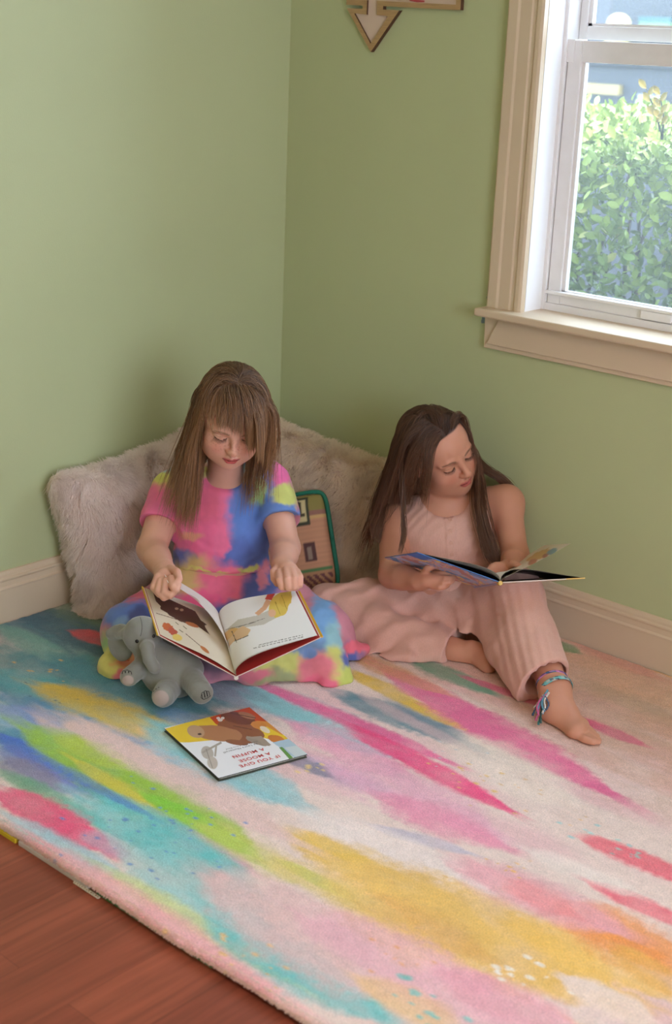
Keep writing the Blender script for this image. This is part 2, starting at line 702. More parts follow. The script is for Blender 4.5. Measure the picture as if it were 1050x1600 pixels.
nt.links.new(gm.outputs[0], gm2.inputs[1])
gtl = nt.nodes.new('ShaderNodeBsdfTranslucent')
gtl.inputs[0].default_value = (0.8, 0.82, 0.84, 1)
nt.links.new(gtl.outputs[0], gm2.inputs[2])
nt.links.new(gm2.outputs[0], go.inputs[0])


def sash(name, y, z0, z1, x0, x1, side, bot, top, dy=0.026):
    s = MB()
    s.box((x0, y, z0), (x0 + side, y + dy, z1)).box((x1 - side, y, z0), (x1, y + dy, z1))
    s.box((x0 + side, y + 0.001, z0), (x1 - side, y + dy, z0 + bot)).box((x0 + side, y + 0.001, z1 - top), (x1 - side, y + dy, z1))
    o = s.build(name, VINYL, win, bevel=0.002)
    b = MB()                                    # glazing bead
    gx0, gx1, gz0, gz1 = x0 + side, x1 - side, z0 + bot, z1 - top
    b.box((gx0, y + 0.006, gz0), (gx0 + 0.010, y + 0.02, gz1)).box((gx1 - 0.010, y + 0.006, gz0), (gx1, y + 0.02, gz1))
    b.box((gx0, y + 0.006, gz0), (gx1, y + 0.02, gz0 + 0.006))
    b.build('glazing_bead', VINYL, o)
    MB().box((gx0, y + 0.012, gz0), (gx1, y + 0.015, gz1)).build('pane', GLASS, o)
    return o


low = sash('lower_sash', 0.074, 0.800, 1.407, OX0 + 0.013, OX1 - 0.013, 0.036, 0.028, 0.048)
sash('upper_sash', 0.112, 1.409, OZ1 - 0.014, OX0 + 0.012, OX1 - 0.012, 0.020, 0.03, 0.03)
MB().box((OX0 + 0.013, 0.060, 0.824), (OX1 - 0.013, 0.076, 0.832)).build('lift_rail', VINYL, low, bevel=0.002)
MB().box((1.085, 0.064, 0.803), (1.165, 0.078, 0.823)).build('sash_latch', VINYL, low, bevel=0.002)
MB().box((OX0 + 0.007, 0.072, 1.358), (OX0 + 0.03, 0.09, 1.409)).build('sash_horn', VINYL, low, bevel=0.001)
BLUEP = mat('blue_grey_paint_remnant', srgb(118, 138, 148), 0.6)
pp = MB()
rr = random.Random(3)
for cx, cz, w_, h_ in ((0.703, 0.801, 0.020, 0.014), (0.693, 0.748, 0.022, 0.028), (0.699, 0.727, 0.008, 0.012)):
    poly = []
    for i in range(14):
        a = i / 14 * 2 * math.pi
        k = rr.uniform(0.75, 1.05)
        poly.append((cx + w_ / 2 * k * max(-1, min(1, 1.4 * math.cos(a))), cz + h_ / 2 * k * max(-1, min(1, 1.4 * math.sin(a)))))
    pp.prism(poly, -0.0001, -0.0006, lambda u, v, q: (u, q, v))
pp.build('paint_smudge', BLUEP, wall_right)

# the second window, behind the camera: sky and the added warm fill come in
win2 = structure(empty('window_2', (RX1 - 0.15, -2.3, 0.7)))
MB().box((RX1 - 0.19, -3.25, 0.66), (RX1 - 0.1, -1.35, 0.7)).box((RX1 - 0.17, -3.25, 0.7), (RX1 - 0.15, -3.2, 2.2)).box(
    (RX1 - 0.17, -1.4, 0.7), (RX1 - 0.15, -1.35, 2.2)).box((RX1 - 0.17, -3.25, 2.2), (RX1 - 0.15, -1.35, 2.25)).build('casing', TRIM, win2)

# ------------------------------------------------------------------ the rug: brush strokes (start, end, half width, colour, opacity, softness)
STROKES = [
    (0.780, -0.250, 2.200, -0.200, 0.320, (206, 152, 112), 0.65, 1.00),  # broad tan stroke: warm shade by the window wall painted into the rug
    (0.094, -1.034, 0.708, -0.922, 0.300, (70, 140, 150), 1.00, 0.50),
    (0.400, -1.250, 0.950, -1.147, 0.160, (120, 180, 200), 0.80, 0.60),
    (-0.035, -0.943, 0.378, -0.780, 0.100, (60, 120, 135), 1.00, 0.50),
    (-0.072, -0.878, 0.627, -0.846, 0.065, (38, 96, 118), 1.00, 0.35),
    (-0.093, -0.784, 0.461, -0.691, 0.070, (104, 138, 108), 0.90, 0.50),
    (0.024, -0.985, 0.344, -1.001, 0.030, (120, 180, 165), 0.75, 0.60),
    (0.214, -1.012, 0.719, -0.932, 0.050, (40, 128, 145), 0.90, 0.50),
    (0.241, -1.138, 0.569, -1.091, 0.050, (70, 170, 180), 0.75, 0.60),
    (0.336, -1.205, 0.753, -1.107, 0.035, (60, 130, 185), 0.70, 0.60),
    (0.450, -0.862, 0.783, -0.820, 0.070, (45, 135, 150), 0.90, 0.50),
    (0.633, -1.002, 0.773, -0.983, 0.040, (90, 150, 205), 0.70, 0.60),
    (0.168, -0.868, 0.333, -0.841, 0.028, (214, 78, 92), 1.00, 0.20),
    (0.348, -1.111, 0.807, -1.050, 0.045, (225, 190, 60), 0.95, 0.45),
    (0.632, -1.090, 1.036, -1.075, 0.020, (232, 190, 130), 0.80, 0.60),
    (0.659, -1.061, 1.124, -1.077, 0.055, (120, 195, 205), 0.90, 0.50),
    (0.387, -1.241, 0.577, -1.232, 0.040, (120, 140, 205), 0.80, 0.60),
    (0.477, -1.190, 1.151, -1.174, 0.055, (228, 196, 188), 1.00, 0.35),
    (0.473, -1.301, 0.857, -1.279, 0.050, (40, 130, 165), 0.80, 0.50),
    (0.496, -1.317, 0.954, -1.297, 0.028, (45, 105, 205), 1.00, 0.40),
    (0.530, -1.342, 0.790, -1.349, 0.030, (110, 120, 190), 0.80, 0.50),
    (0.518, -1.253, 1.180, -1.252, 0.058, (150, 195, 40), 1.00, 0.30),
    (0.690, -1.271, 1.098, -1.285, 0.020, (222, 205, 50), 0.90, 0.50),
    (0.878, -1.257, 1.189, -1.253, 0.020, (125, 205, 20), 1.00, 0.45),
    (0.577, -1.232, 0.780, -1.214, 0.030, (190, 205, 40), 0.70, 0.50),
    (0.840, -1.296, 1.156, -1.292, 0.020, (90, 175, 190), 0.60, 0.60),
    (0.996, -1.303, 1.224, -1.296, 0.018, (205, 150, 175), 0.80, 0.50),
    (0.575, -1.373, 0.759, -1.363, 0.032, (130, 120, 145), 0.85, 0.50),
    (0.618, -1.403, 0.936, -1.390, 0.022, (90, 165, 120), 0.90, 0.50),
    (0.781, -1.358, 1.244, -1.331, 0.055, (95, 195, 195), 0.95, 0.50),
    (0.679, -1.447, 0.986, -1.438, 0.036, (240, 78, 125), 1.00, 0.25),
    (0.779, -1.488, 1.068, -1.469, 0.024, (160, 200, 210), 0.85, 0.50),
    (0.907, -1.426, 1.029, -1.422, 0.025, (190, 170, 190), 0.70, 0.60),
    (1.013, -1.409, 1.364, -1.405, 0.060, (140, 205, 205), 0.80, 0.60),
    (1.006, -1.476, 1.492, -1.464, 0.022, (205, 210, 130), 0.80, 0.60),
    (0.776, -1.514, 1.546, -1.506, 0.030, (238, 168, 172), 0.90, 0.50),
    (1.253, -1.430, 1.633, -1.430, 0.050, (100, 195, 195), 0.95, 0.45),
    (1.176, -1.358, 1.631, -1.367, 0.075, (232, 192, 190), 0.90, 0.50),
    (1.227, -1.234, 1.405, -1.230, 0.012, (175, 212, 60), 0.90, 0.45),
    (1.012, -1.254, 1.307, -1.253, 0.035, (215, 205, 100), 0.60, 0.70),
    (0.603, -0.823, 0.882, -0.803, 0.050, (170, 165, 180), 0.70, 0.60),
    (0.683, -0.801, 1.144, -0.775, 0.055, (132, 198, 202), 1.00, 0.40),
    (0.667, -0.755, 1.207, -0.728, 0.022, (232, 95, 150), 0.95, 0.40),
    (0.825, -0.658, 1.202, -0.634, 0.035, (45, 125, 140), 0.95, 0.45),
    (0.915, -0.586, 1.223, -0.652, 0.030, (105, 130, 150), 0.70, 0.60),
    (0.875, -0.628, 1.219, -0.657, 0.015, (225, 185, 185), 0.60, 0.60),
    (0.765, -0.549, 1.148, -0.586, 0.022, (224, 182, 45), 1.00, 0.40),
    (0.710, -0.476, 0.943, -0.484, 0.030, (222, 160, 95), 0.90, 0.50),
    (0.848, -0.485, 1.524, -0.602, 0.045, (232, 100, 150), 1.00, 0.35),
    (0.805, -0.480, 1.014, -0.480, 0.022, (225, 150, 110), 0.80, 0.50),
    (0.833, -0.397, 1.089, -0.400, 0.030, (105, 155, 125), 0.95, 0.45),
    (0.972, -0.378, 1.296, -0.364, 0.012, (222, 90, 130), 0.90, 0.40),
    (1.277, -0.362, 1.456, -0.366, 0.014, (222, 85, 125), 0.90, 0.40),
    (0.874, -0.834, 1.195, -0.836, 0.045, (232, 150, 180), 0.80, 0.55),
    (0.949, -0.754, 1.415, -0.795, 0.026, (240, 55, 125), 1.00, 0.35),
    (0.944, -0.945, 1.225, -0.913, 0.035, (165, 150, 185), 0.65, 0.70),
    (0.954, -0.955, 1.088, -0.947, 0.020, (105, 110, 130), 0.70, 0.60),
    (1.044, -0.899, 1.433, -0.882, 0.060, (232, 165, 190), 0.75, 0.60),
    (1.191, -0.931, 1.483, -0.910, 0.040, (230, 135, 165), 0.80, 0.55),
    (1.260, -1.029, 1.455, -0.970, 0.013, (180, 175, 200), 0.70, 0.60),
    (1.137, -1.091, 1.538, -1.044, 0.050, (240, 224, 218), 0.80, 0.60),
    (1.138, -0.639, 1.491, -0.689, 0.060, (240, 222, 208), 0.70, 0.60),
    (1.176, -1.149, 1.616, -1.149, 0.045, (232, 190, 80), 1.00, 0.40),
    (1.311, -1.192, 1.856, -1.141, 0.100, (236, 190, 95), 1.00, 0.45),
    (1.173, -1.245, 1.516, -1.227, 0.030, (228, 200, 110), 0.70, 0.60),
    (1.395, -1.218, 1.657, -1.205, 0.045, (225, 165, 85), 0.55, 0.70),
    (1.599, -1.090, 1.920, -1.076, 0.045, (240, 190, 80), 0.80, 0.50),
    (1.660, -0.988, 1.910, -0.997, 0.055, (240, 150, 70), 1.00, 0.45),
    (1.429, -1.012, 1.782, -0.981, 0.045, (235, 165, 175), 0.85, 0.50),
    (1.544, -0.995, 1.691, -0.996, 0.030, (238, 130, 130), 0.60, 0.60),
    (1.563, -0.774, 1.803, -0.759, 0.026, (238, 100, 118), 1.00, 0.25),
    (1.652, -0.894, 1.869, -0.880, 0.018, (235, 110, 125), 1.00, 0.35),
    (1.522, -0.885, 1.739, -0.867, 0.030, (242, 228, 218), 0.70, 0.60),
    (1.359, -1.308, 1.792, -1.290, 0.060, (236, 178, 190), 0.90, 0.50),
    (1.634, -1.275, 1.855, -1.247, 0.045, (238, 165, 180), 0.80, 0.50),
    (1.545, -1.388, 1.733, -1.370, 0.030, (236, 190, 100), 0.60, 0.60),
    (1.777, -1.154, 1.930, -1.152, 0.030, (238, 215, 200), 1.00, 0.30),
    (1.786, -1.027, 1.942, -1.055, 0.030, (236, 175, 70), 0.80, 0.50),
    (0.999, -0.050, 1.459, -0.123, 0.090, (226, 176, 140), 0.75, 0.60),  # tan streak, part dye, part warm light put into the colour
    (1.177, 0.018, 1.431, -0.010, 0.022, (228, 172, 50), 0.95, 0.40),
    (1.011, -0.054, 1.092, -0.063, 0.020, (90, 150, 90), 0.90, 0.50),
    (1.054, -0.020, 1.303, -0.048, 0.030, (220, 140, 120), 0.60, 0.60),
    (1.167, -0.193, 1.425, -0.205, 0.030, (190, 160, 130), 0.50, 0.70),
    (0.520, -0.820, 0.760, -0.800, 0.050, (96, 110, 130), 0.45, 0.80),
    (1.950, -0.900, 2.420, -0.890, 0.050, (120, 195, 200), 0.80, 0.60),
    (1.800, -0.500, 2.400, -0.480, 0.060, (232, 150, 175), 0.70, 0.60),
    (1.900, -1.250, 2.430, -1.240, 0.070, (232, 185, 95), 0.80, 0.60),
    (0.520, -1.318, 0.960, -1.300, 0.012, (60, 115, 200), 0.65, 0.60),
    (0.560, -1.180, 1.200, -1.168, 0.032, (230, 196, 190), 0.80, 0.50),
]
DABS = [
    (0.294, -1.071, 9, 0.098, 0.007, (228, 178, 95)),
    (0.990, -1.434, 9, 0.103, 0.006, (80, 130, 195)),
    (0.986, -1.247, 26, 0.170, 0.006, (80, 140, 205)),
    (1.029, -1.363, 10, 0.153, 0.006, (70, 130, 190)),
    (1.018, -0.946, 8, 0.055, 0.008, (232, 200, 130)),
    (1.296, -0.749, 16, 0.106, 0.007, (232, 190, 95)),
    (1.407, -0.741, 14, 0.149, 0.005, (228, 180, 110)),
    (1.554, -0.971, 9, 0.059, 0.006, (235, 180, 80)),
    (1.645, -1.353, 12, 0.087, 0.009, (110, 195, 190)),
    (1.655, -0.748, 10, 0.060, 0.006, (140, 205, 195)),
    (1.289, -1.506, 10, 0.087, 0.008, (235, 190, 120)),
    (1.419, -1.446, 8, 0.083, 0.007, (235, 185, 120)),
    (1.699, -1.210, 8, 0.038, 0.009, (246, 240, 232)),
    (1.744, -1.187, 5, 0.050, 0.010, (246, 240, 232)),
    (1.556, -1.308, 12, 0.080, 0.006, (235, 165, 110)),
    (1.543, -0.769, 8, 0.094, 0.006, (150, 205, 205)),
    (0.443, -1.113, 10, 0.143, 0.004, (40, 90, 110)),
    (0.935, -0.936, 8, 0.120, 0.005, (100, 120, 160)),
    (1.190, -0.707, 10, 0.113, 0.004, (190, 205, 210)),
    (1.444, -1.140, 8, 0.075, 0.006, (226, 175, 90)),
]


def rug_colour(P):
    """dye and painted warm shade of the rug at points P (n, 2), a watercolour of long strokes along x"""
    n = len(P)
    X = np.c_[P, np.zeros(n)]
    c = np.tile(np.array(srgb(232, 208, 198)), (n, 1))
    mott = fbm(X * (5, 11, 1), 3)
    c = c * (1 + 0.05 * mott[:, None]) + np.outer(sstep(0.15, 0.5, fbm(X * (2, 7, 1), 21)), np.array(srgb(228, 170, 180)) - np.array(srgb(232, 208, 198))) * 0.5
    ragg = fbm(X * (6, 45, 1), 5, 4)               # ragged, dry-brush noise drawn out along the stroke
    blot = fbm(X * (16, 22, 1), 9, 4)
    fine = fbm(X * (90, 120, 1), 13, 2)
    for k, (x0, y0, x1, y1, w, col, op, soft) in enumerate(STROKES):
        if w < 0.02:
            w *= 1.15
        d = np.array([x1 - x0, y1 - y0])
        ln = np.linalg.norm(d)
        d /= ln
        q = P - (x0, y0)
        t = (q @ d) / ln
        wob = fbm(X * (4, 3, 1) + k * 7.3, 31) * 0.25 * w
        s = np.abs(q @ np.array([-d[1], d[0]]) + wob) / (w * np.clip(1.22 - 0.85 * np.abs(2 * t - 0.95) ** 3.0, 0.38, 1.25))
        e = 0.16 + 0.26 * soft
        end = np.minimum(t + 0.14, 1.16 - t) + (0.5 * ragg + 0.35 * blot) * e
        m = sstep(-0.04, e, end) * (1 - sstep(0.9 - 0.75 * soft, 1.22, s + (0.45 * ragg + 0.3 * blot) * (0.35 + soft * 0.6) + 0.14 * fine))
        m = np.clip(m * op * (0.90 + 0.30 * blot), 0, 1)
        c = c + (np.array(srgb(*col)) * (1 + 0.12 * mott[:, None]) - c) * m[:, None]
    for (x, y, cnt, spread, size, col) in DABS:
        r_ = np.random.default_rng(int(abs(x * 1000 + y * 777)) + cnt)
        for i in range(cnt):
            cx, cy = x + r_.normal(0, spread * 0.5), y + r_.normal(0, spread * 0.35)
            sz = size * r_.uniform(0.3, 0.95)
            near = np.nonzero((np.abs(P[:, 0] - cx) < sz * 3) & (np.abs(P[:, 1] - cy) < sz * 2))[0]
            if len(near):
                m = 1 - sstep(0.55, 1.1, np.hypot((P[near, 0] - cx) / (sz * 1.5), (P[near, 1] - cy) / (sz * 0.8)) + fine[near] * 0.3)
                c[near] += (np.array(srgb(*col)) - c[near]) * (m * 0.8)[:, None]
    c = c * (1 + 0.07 * fine[:, None] + 0.05 * fbm(X * (30, 40, 1), 57, 3)[:, None])
    c = c * 0.93 + 0.07 * np.array(srgb(236, 216, 208))
    return np.clip(c, 0.01, 0.95)


RUG = mat('printed_plush_rug', rough=0.95, attr='Col', noise=0.20, nscale=380, bump=0.55, bscale=330, bdist=0.004, spec=0.1, sheen=0.15)
RX0, RXE, RYF, RYB = 0.018, 2.46, -1.515, -0.018
us = np.linspace(RX0, RXE, 700)
vs_ = np.concatenate([[RYF + 0.004, RYF, RYF + 0.0015, RYF + 0.005, RYF + 0.010], np.linspace(RYF + 0.016, RYB, 420)])
zz = np.concatenate([[-0.014, -0.0095, -0.005, -0.0022, -0.0007], np.zeros(420)])
G = np.zeros((len(us), len(vs_), 3))
G[..., 0] = us[:, None]
G[..., 1] = vs_[None, :] + (np.sin(us * 9) * 0.003 + np.sin(us * 23 + 1) * 0.0012)[:, None] * sstep(-1.32, -1.50, vs_)[None, :]
G[..., 2] = zz[None, :]
flat = G.reshape(-1, 3)
flat[:, 2] += np.where(zz[None, :].repeat(len(us), 0).ravel() > -0.003, 0.0016 * fbm(flat * (60, 60, 1), 41), 0)
flat[:, 1] += np.where(flat[:, 1] < RYF + 0.02, 0.003 * fbm(flat * (70, 1, 1), 43), 0)
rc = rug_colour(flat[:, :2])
edge = flat[:, 2] < -0.006
rc[edge] = rc[edge] * 0.6 + np.array(srgb(190, 165, 140)) * 0.4
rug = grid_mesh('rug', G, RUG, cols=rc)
tag(rug, 'large plush rug with watercolour streaks of teal, pink, lime and gold', 'rug')
# the pile that shows at the open edge
n = 22000
fx = RNG.uniform(RX0, RXE - 0.01, n)
fh = RNG.uniform(0, 1, n)
fy = RYF + np.sin(fx * 9) * 0.003 + np.sin(fx * 23 + 1) * 0.0012 + 0.010 * fh ** 1.5
fz = -0.011 + 0.0105 * fh ** 0.7
F = np.zeros((n, 4, 3))
dirs = np.stack([RNG.normal(0, 0.35, n), -1.0 + 0.5 * fh, -0.35 + 0.9 * fh + RNG.normal(0, 0.2, n)], -1)
dirs += np.stack([fbm(np.c_[fx * 60, fx * 0, fx * 0], 5) * 0.8, 0 * fx, fbm(np.c_[fx * 45, fx * 0, fx * 0], 8) * 0.4], -1)
dirs /= np.linalg.norm(dirs, axis=1)[:, None]
ln = RNG.uniform(0.0018, 0.0045, n)
for i in range(4):
    F[:, i] = np.stack([fx, fy, fz], -1) + dirs * (ln * (i / 3 - 0.25))[:, None] + np.outer((i / 3) ** 2 * ln, [0, 0, -0.5])
fc = rug_colour(np.c_[fx, fy + 0.01])
fc = fc * 0.62 + np.array(srgb(206, 180, 156)) * 0.38 * (1 + 0.35 * fbm(np.c_[fx * 90, fh * 3, fx * 0], 65))[:, None]
low_ = fh < 0.35
fc[low_] = fc[low_] * 0.55 + np.array(srgb(190, 160, 135)) * 0.45
PILE = mat('rug_pile', rough=0.95, attr='Col', spec=0.05)
strands('edge_pile', F, np.array([0.0011, 0.0011, 0.001, 0.0008]), PILE, rug, fc)

# flat mats that peep out under the rug's open edge
for nm, lab, col, x0, x1, y0 in (('floor_mat', 'yellow flat mat edge under the rug at the left of the picture', (214, 186, 40), 0.30, 0.823, -1.516),
                                 ('floor_mat', 'cream flat mat edge under the rug beside the yellow one', (205, 192, 178), 0.83, 1.03, -1.5145),
                                 ('floor_mat', 'green flat mat edge under the rug, furthest from the yellow one', (70, 130, 70), 1.05, 1.34, -1.511)):
    o = MB().box((x0, y0, FZ), (x1, y0 + 0.3, -0.0145)).build(nm, mat(nm + '_foam', srgb(*col), 0.7, bump=0.1), bevel=0.0015)
    tag(o, lab, 'mat', 'flat mats under the rug edge')
lace = MB()
for i in range(11):
    cx = 1.0 + i * 0.0062
    a = np.linspace(0, 2 * math.pi, 17)
    lace.tube(np.stack([cx + 0.003 * np.cos(a), -1.5165 + 0.003 * np.sin(a), a * 0 - 0.0215], -1), 0.0011, 5)
tag(lace.build('lace_trim', mat('cream_lace', srgb(215, 200, 170), 0.8), smooth=True), 'short cream beaded lace strip lying under the rug edge', 'lace trim')

# ------------------------------------------------------------------ cushions


def cushion_points(w, h, t, n=40, pinch=0.10):
    """front and back sheets of a cushion in its own frame (x across, y up, z out)"""
    g = np.linspace(-1, 1, n)
    g = np.sign(g) * (1 - (1 - np.abs(g)) ** 1.6)
    U, V_ = np.meshgrid(g, g, indexing='ij')
    x = U * w / 2 * (1 - pinch * (1 - V_ ** 2) ** 1.0 * np.abs(U) ** 3)
    y = V_ * h / 2 * (1 - pinch * (1 - U ** 2) ** 1.0 * np.abs(V_) ** 3)
    z = t / 2 * ((1 - U ** 4) * (1 - V_ ** 4)) ** 0.42
    return np.stack([x, y, z], -1), np.stack([x, y, -z], -1)


def place(P, c, R):
    return P @ np.asarray(R).T + np.asarray(c)


def frame_of(up, out):
    up = np.array(up, float)
    up /= np.linalg.norm(up)
    out = np.array(out, float)
    out -= up * (out @ up)
    out /= np.linalg.norm(out)
    return np.stack([np.cross(up, out), up, out], 1)


def grid_normals(P):
    n = np.cross(np.gradient(P, axis=0), np.gradient(P, axis=1))
    return n / (np.linalg.norm(n, axis=-1, keepdims=True) + 1e-9)


FUR = mat('long_pile_fur', rough=0.8, attr='Col', spec=0.15)
nt = FUR.node_tree
_tr = nt.nodes.new('ShaderNodeBsdfTranslucent')
_at = nt.nodes.new('ShaderNodeAttribute')
_at.attribute_name = 'Col'
_mx = nt.nodes.new('ShaderNodeMixShader')
_mx.inputs[0].default_value = 0.45
nt.links.new(_at.outputs['Color'], _tr.inputs['Color'])
nt.links.new(nt.nodes['Principled BSDF'].outputs[0], _mx.inputs[1])
nt.links.new(_tr.outputs[0], _mx.inputs[2])
nt.links.new(_mx.outputs[0], nt.nodes['Material Output'].inputs['Surface'])
FURBASE = mat('fur_backing', srgb(228, 210, 196), 0.95)


def fur_cushion(label, c, R, w, h, t, count, tint, seed):
    r_ = np.random.default_rng(seed)
    A, B = cushion_points(w, h, t)
    root = empty('fur_cushion', c)
    root.location = tuple(np.asarray(c) - np.asarray(R)[:, 1] * h / 2)
    V = np.concatenate([A, B[::-1]], 0)
    body = grid_mesh('cushion_body', place(V, c, R), FURBASE, root)
    strs, cols = [], []
    for sgn, S in ((1, A), (-1, B)):
        if sgn < 0:
            k = count // 4
        else:
            k = count
        Nn = grid_normals(S) * sgn
        m = len(S)
        uu, vv = r_.uniform(0, m - 1.001, k), r_.uniform(0, m - 1.001, k)
        e = r_.uniform(size=k) < (0.16 if sgn > 0 else 0.8)
        pick = r_.uniform(size=k) < 0.5
        lo_hi = np.where(r_.uniform(size=k) < 0.5, r_.uniform(0, 2.5, k), m - 1.001 - r_.uniform(0, 2.5, k))
        uu = np.where(e & pick, lo_hi, uu)
        vv = np.where(e & ~pick, lo_hi, vv)
        i, j = uu.astype(int), vv.astype(int)
        fu, fv = (uu - i)[:, None], (vv - j)[:, None]
        bl = lambda Z: (Z[i, j] * (1 - fu) + Z[i + 1, j] * fu) * (1 - fv) + (Z[i, j + 1] * (1 - fu) + Z[i + 1, j + 1] * fu) * fv
        p = place(bl(S), c, R)
        nn = bl(Nn)
        nn /= np.linalg.norm(nn, axis=1)[:, None] + 1e-9
        nn = nn @ np.asarray(R).T
        tuft = np.stack([fbm(p * 34, seed + q) for q in (1, 2, 3)], -1) * 1.1 + np.stack([fbm(p * 9, seed + q) for q in (4, 5, 6)], -1) * 0.5
        d = nn * 0.75 + tuft + np.array([0, 0, -0.35]) + r_.normal(0, 0.13, (k, 3))
        into = (d * nn).sum(1)
        d += nn * np.maximum(0.15 - into, 0)[:, None]
        d /= np.linalg.norm(d, axis=1)[:, None]
        L_ = r_.uniform(0.020, 0.036, k)
        T = np.linspace(0, 1, 5)
        s = p[:, None] + d[:, None] * (T[None, :, None] * L_[:, None, None])
        s[..., 2] -= (T ** 2)[None] * L_[:, None] * 0.35
        s += (tuft[:, None] * (T ** 2)[None, :, None]) * 0.004
        s[..., 2] = np.maximum(s[..., 2], 0.004)
        s[..., 0] = np.maximum(s[..., 0], 0.004)
        s[..., 1] = np.minimum(s[..., 1], -0.004)
        strs.append(s)
        dk = sstep(0.12, 0.5, fbm(p * 42, seed + 9)) * 0.35 + r_.uniform(0, 0.18, k)
        base = np.array(srgb(*tint))
        tip = np.array(srgb(150, 118, 104))
        cc = base[None] * (1 - dk[:, None]) + (base * 0.35 + tip * 0.65)[None] * dk[:, None]
        g = np.linspace(1.0, 1.0, 5)
        cols.append(np.repeat(cc[:, None], 5, 1) * g[None, :, None])
    strands('fur', np.concatenate(strs), np.array([0.0008, 0.0008, 0.0007, 0.0005, 0.0002]), FUR, root, np.concatenate(cols))
    return tag(root, label, 'cushion', 'long-pile fur cushions against the walls')


RL = frame_of((-0.17, -0.12, 1), (1, -0.12, 0))
fur_cushion('shaggy pale fur cushion leaning on the left wall behind the girl in tie-dye', (0.105, -0.585, 0.190), RL, 0.46, 0.40, 0.13, 42000, (252, 240, 232), 3)
RR = frame_of((0.06, 0.20, 1), (0.15, -1, 0))
fur_cushion('shaggy cream fur cushion leaning on the window wall between the two girls', (0.35, -0.115, 0.175), RR, 0.60, 0.37, 0.14, 42000, (252, 238, 220), 5)

# small printed cushion with green piping
hc = np.array([0.318, -0.280, 0.116])
RH = frame_of((-0.10, 0.30, 1), (0.42, -1, 0))
RH = RH @ np.array([[math.cos(0.33), -math.sin(0.33), 0], [math.sin(0.33), math.cos(0.33), 0], [0, 0, 1]])
A, B = cushion_points(0.24, 0.26, 0.07, 70, 0.05)
root = empty('house_cushion', hc - RH[:, 1] * 0.13)
u = A[..., 0] / 0.12
v = A[..., 1] / 0.13
for sheet in (A, B):
    sheet[..., :2] *= (1 - 0.085 * np.abs(np.clip(u, -1, 1) * np.clip(v, -1, 1)) ** 3)[..., None]


def box_(a, b, c_, d):
    return (u > a) & (u < b) & (v > c_) & (v < d)


cc = np.tile(np.array(srgb(196, 142, 110)), (*u.shape, 1)) * (1 + 0.06 * np.sin(v * 60)[..., None])
for cond, col in ((v > 0.62, (140, 128, 70)), ((v > 0.52) & (v <= 0.62), (150, 105, 92)), ((v > 0.45) & (v <= 0.52), (205, 165, 110)),
                  (box_(0.08, 0.66, 0.36, 0.92), (60, 62, 48)), (box_(0.14, 0.60, 0.41, 0.87), (205, 188, 140)), (box_(0.24, 0.50, 0.58, 0.84), (62, 54, 46)),
                  (box_(0.17, 0.57, 0.52, 0.60), (70, 62, 50)),
                  (box_(-0.10, 0.22, -0.30, 0.16), (92, 60, 58)), (box_(-0.06, 0.13, -0.27, 0.10), (150, 128, 112)),
                  (box_(0.42, 0.68, -0.38, -0.02), (92, 60, 58)), (box_(0.48, 0.60, -0.33, -0.07), (150, 128, 112)),
                  (box_(0.02, 0.95, -1.0, -0.52), (92, 132, 84)), (box_(0.14, 0.95, -1.0, -0.60), (186, 140, 104)),
                  (box_(0.2, 0.95, -1.0, -0.66) & (np.sin((u * 1.0 + v * 0.8) * 40) > -0.2), (120, 76, 78)),
                  ((((u - 0.0) / 0.22) ** 2 + ((v + 0.85) / 0.22) ** 2 < 1), (58, 36, 30)), (v < -0.93, (40, 66, 60))):
    cc[cond] = srgb(*col)
PRINT = mat('printed_cotton', rough=0.85, attr='Col', bump=0.2, bscale=500, bdist=0.001)
grid_mesh('front_panel', place(A, hc, RH), PRINT, root, cols=cc)
grid_mesh('back_panel', place(B[::-1], hc, RH), mat('green_cotton', srgb(38, 104, 84), 0.8), root)
a = np.linspace(0, 2 * math.pi, 120)
k = (np.abs(np.cos(a)) ** 9 + np.abs(np.sin(a)) ** 9) ** (-1 / 9)
pip = np.stack([np.cos(a) * k * 0.121, np.sin(a) * k * 0.131, a * 0], -1)
MB().tube(place(pip, hc, RH), 0.0060, 8).build('piping', mat('green_piping', srgb(24, 112, 88), 0.7), root, smooth=True)
tag(root, 'small cushion printed with house windows and edged in green piping', 'cushion')

# ------------------------------------------------------------------ people


def head_frame(yaw, pit, rol):
    """columns: the face's left-hand side as seen by a viewer in front (right), its up, its forward"""
    cy, sy, cp, sp, cr, sr = math.cos(yaw), math.sin(yaw), math.cos(pit), math.sin(pit), math.cos(rol), math.sin(rol)
    Bc = np.diag([1.0, -1.0, -1.0])
    Rr = np.array([[cr, -sr, 0], [sr, cr, 0], [0, 0, 1]])
    Ry = np.array([[cy, 0, sy], [0, 1, 0], [-sy, 0, cy]])
    Rp = np.array([[1, 0, 0], [0, cp, -sp], [0, sp, cp]])
    return np.stack([RIGHT, DOWN, FWD], 1) @ Bc @ Rr @ Ry @ Rp


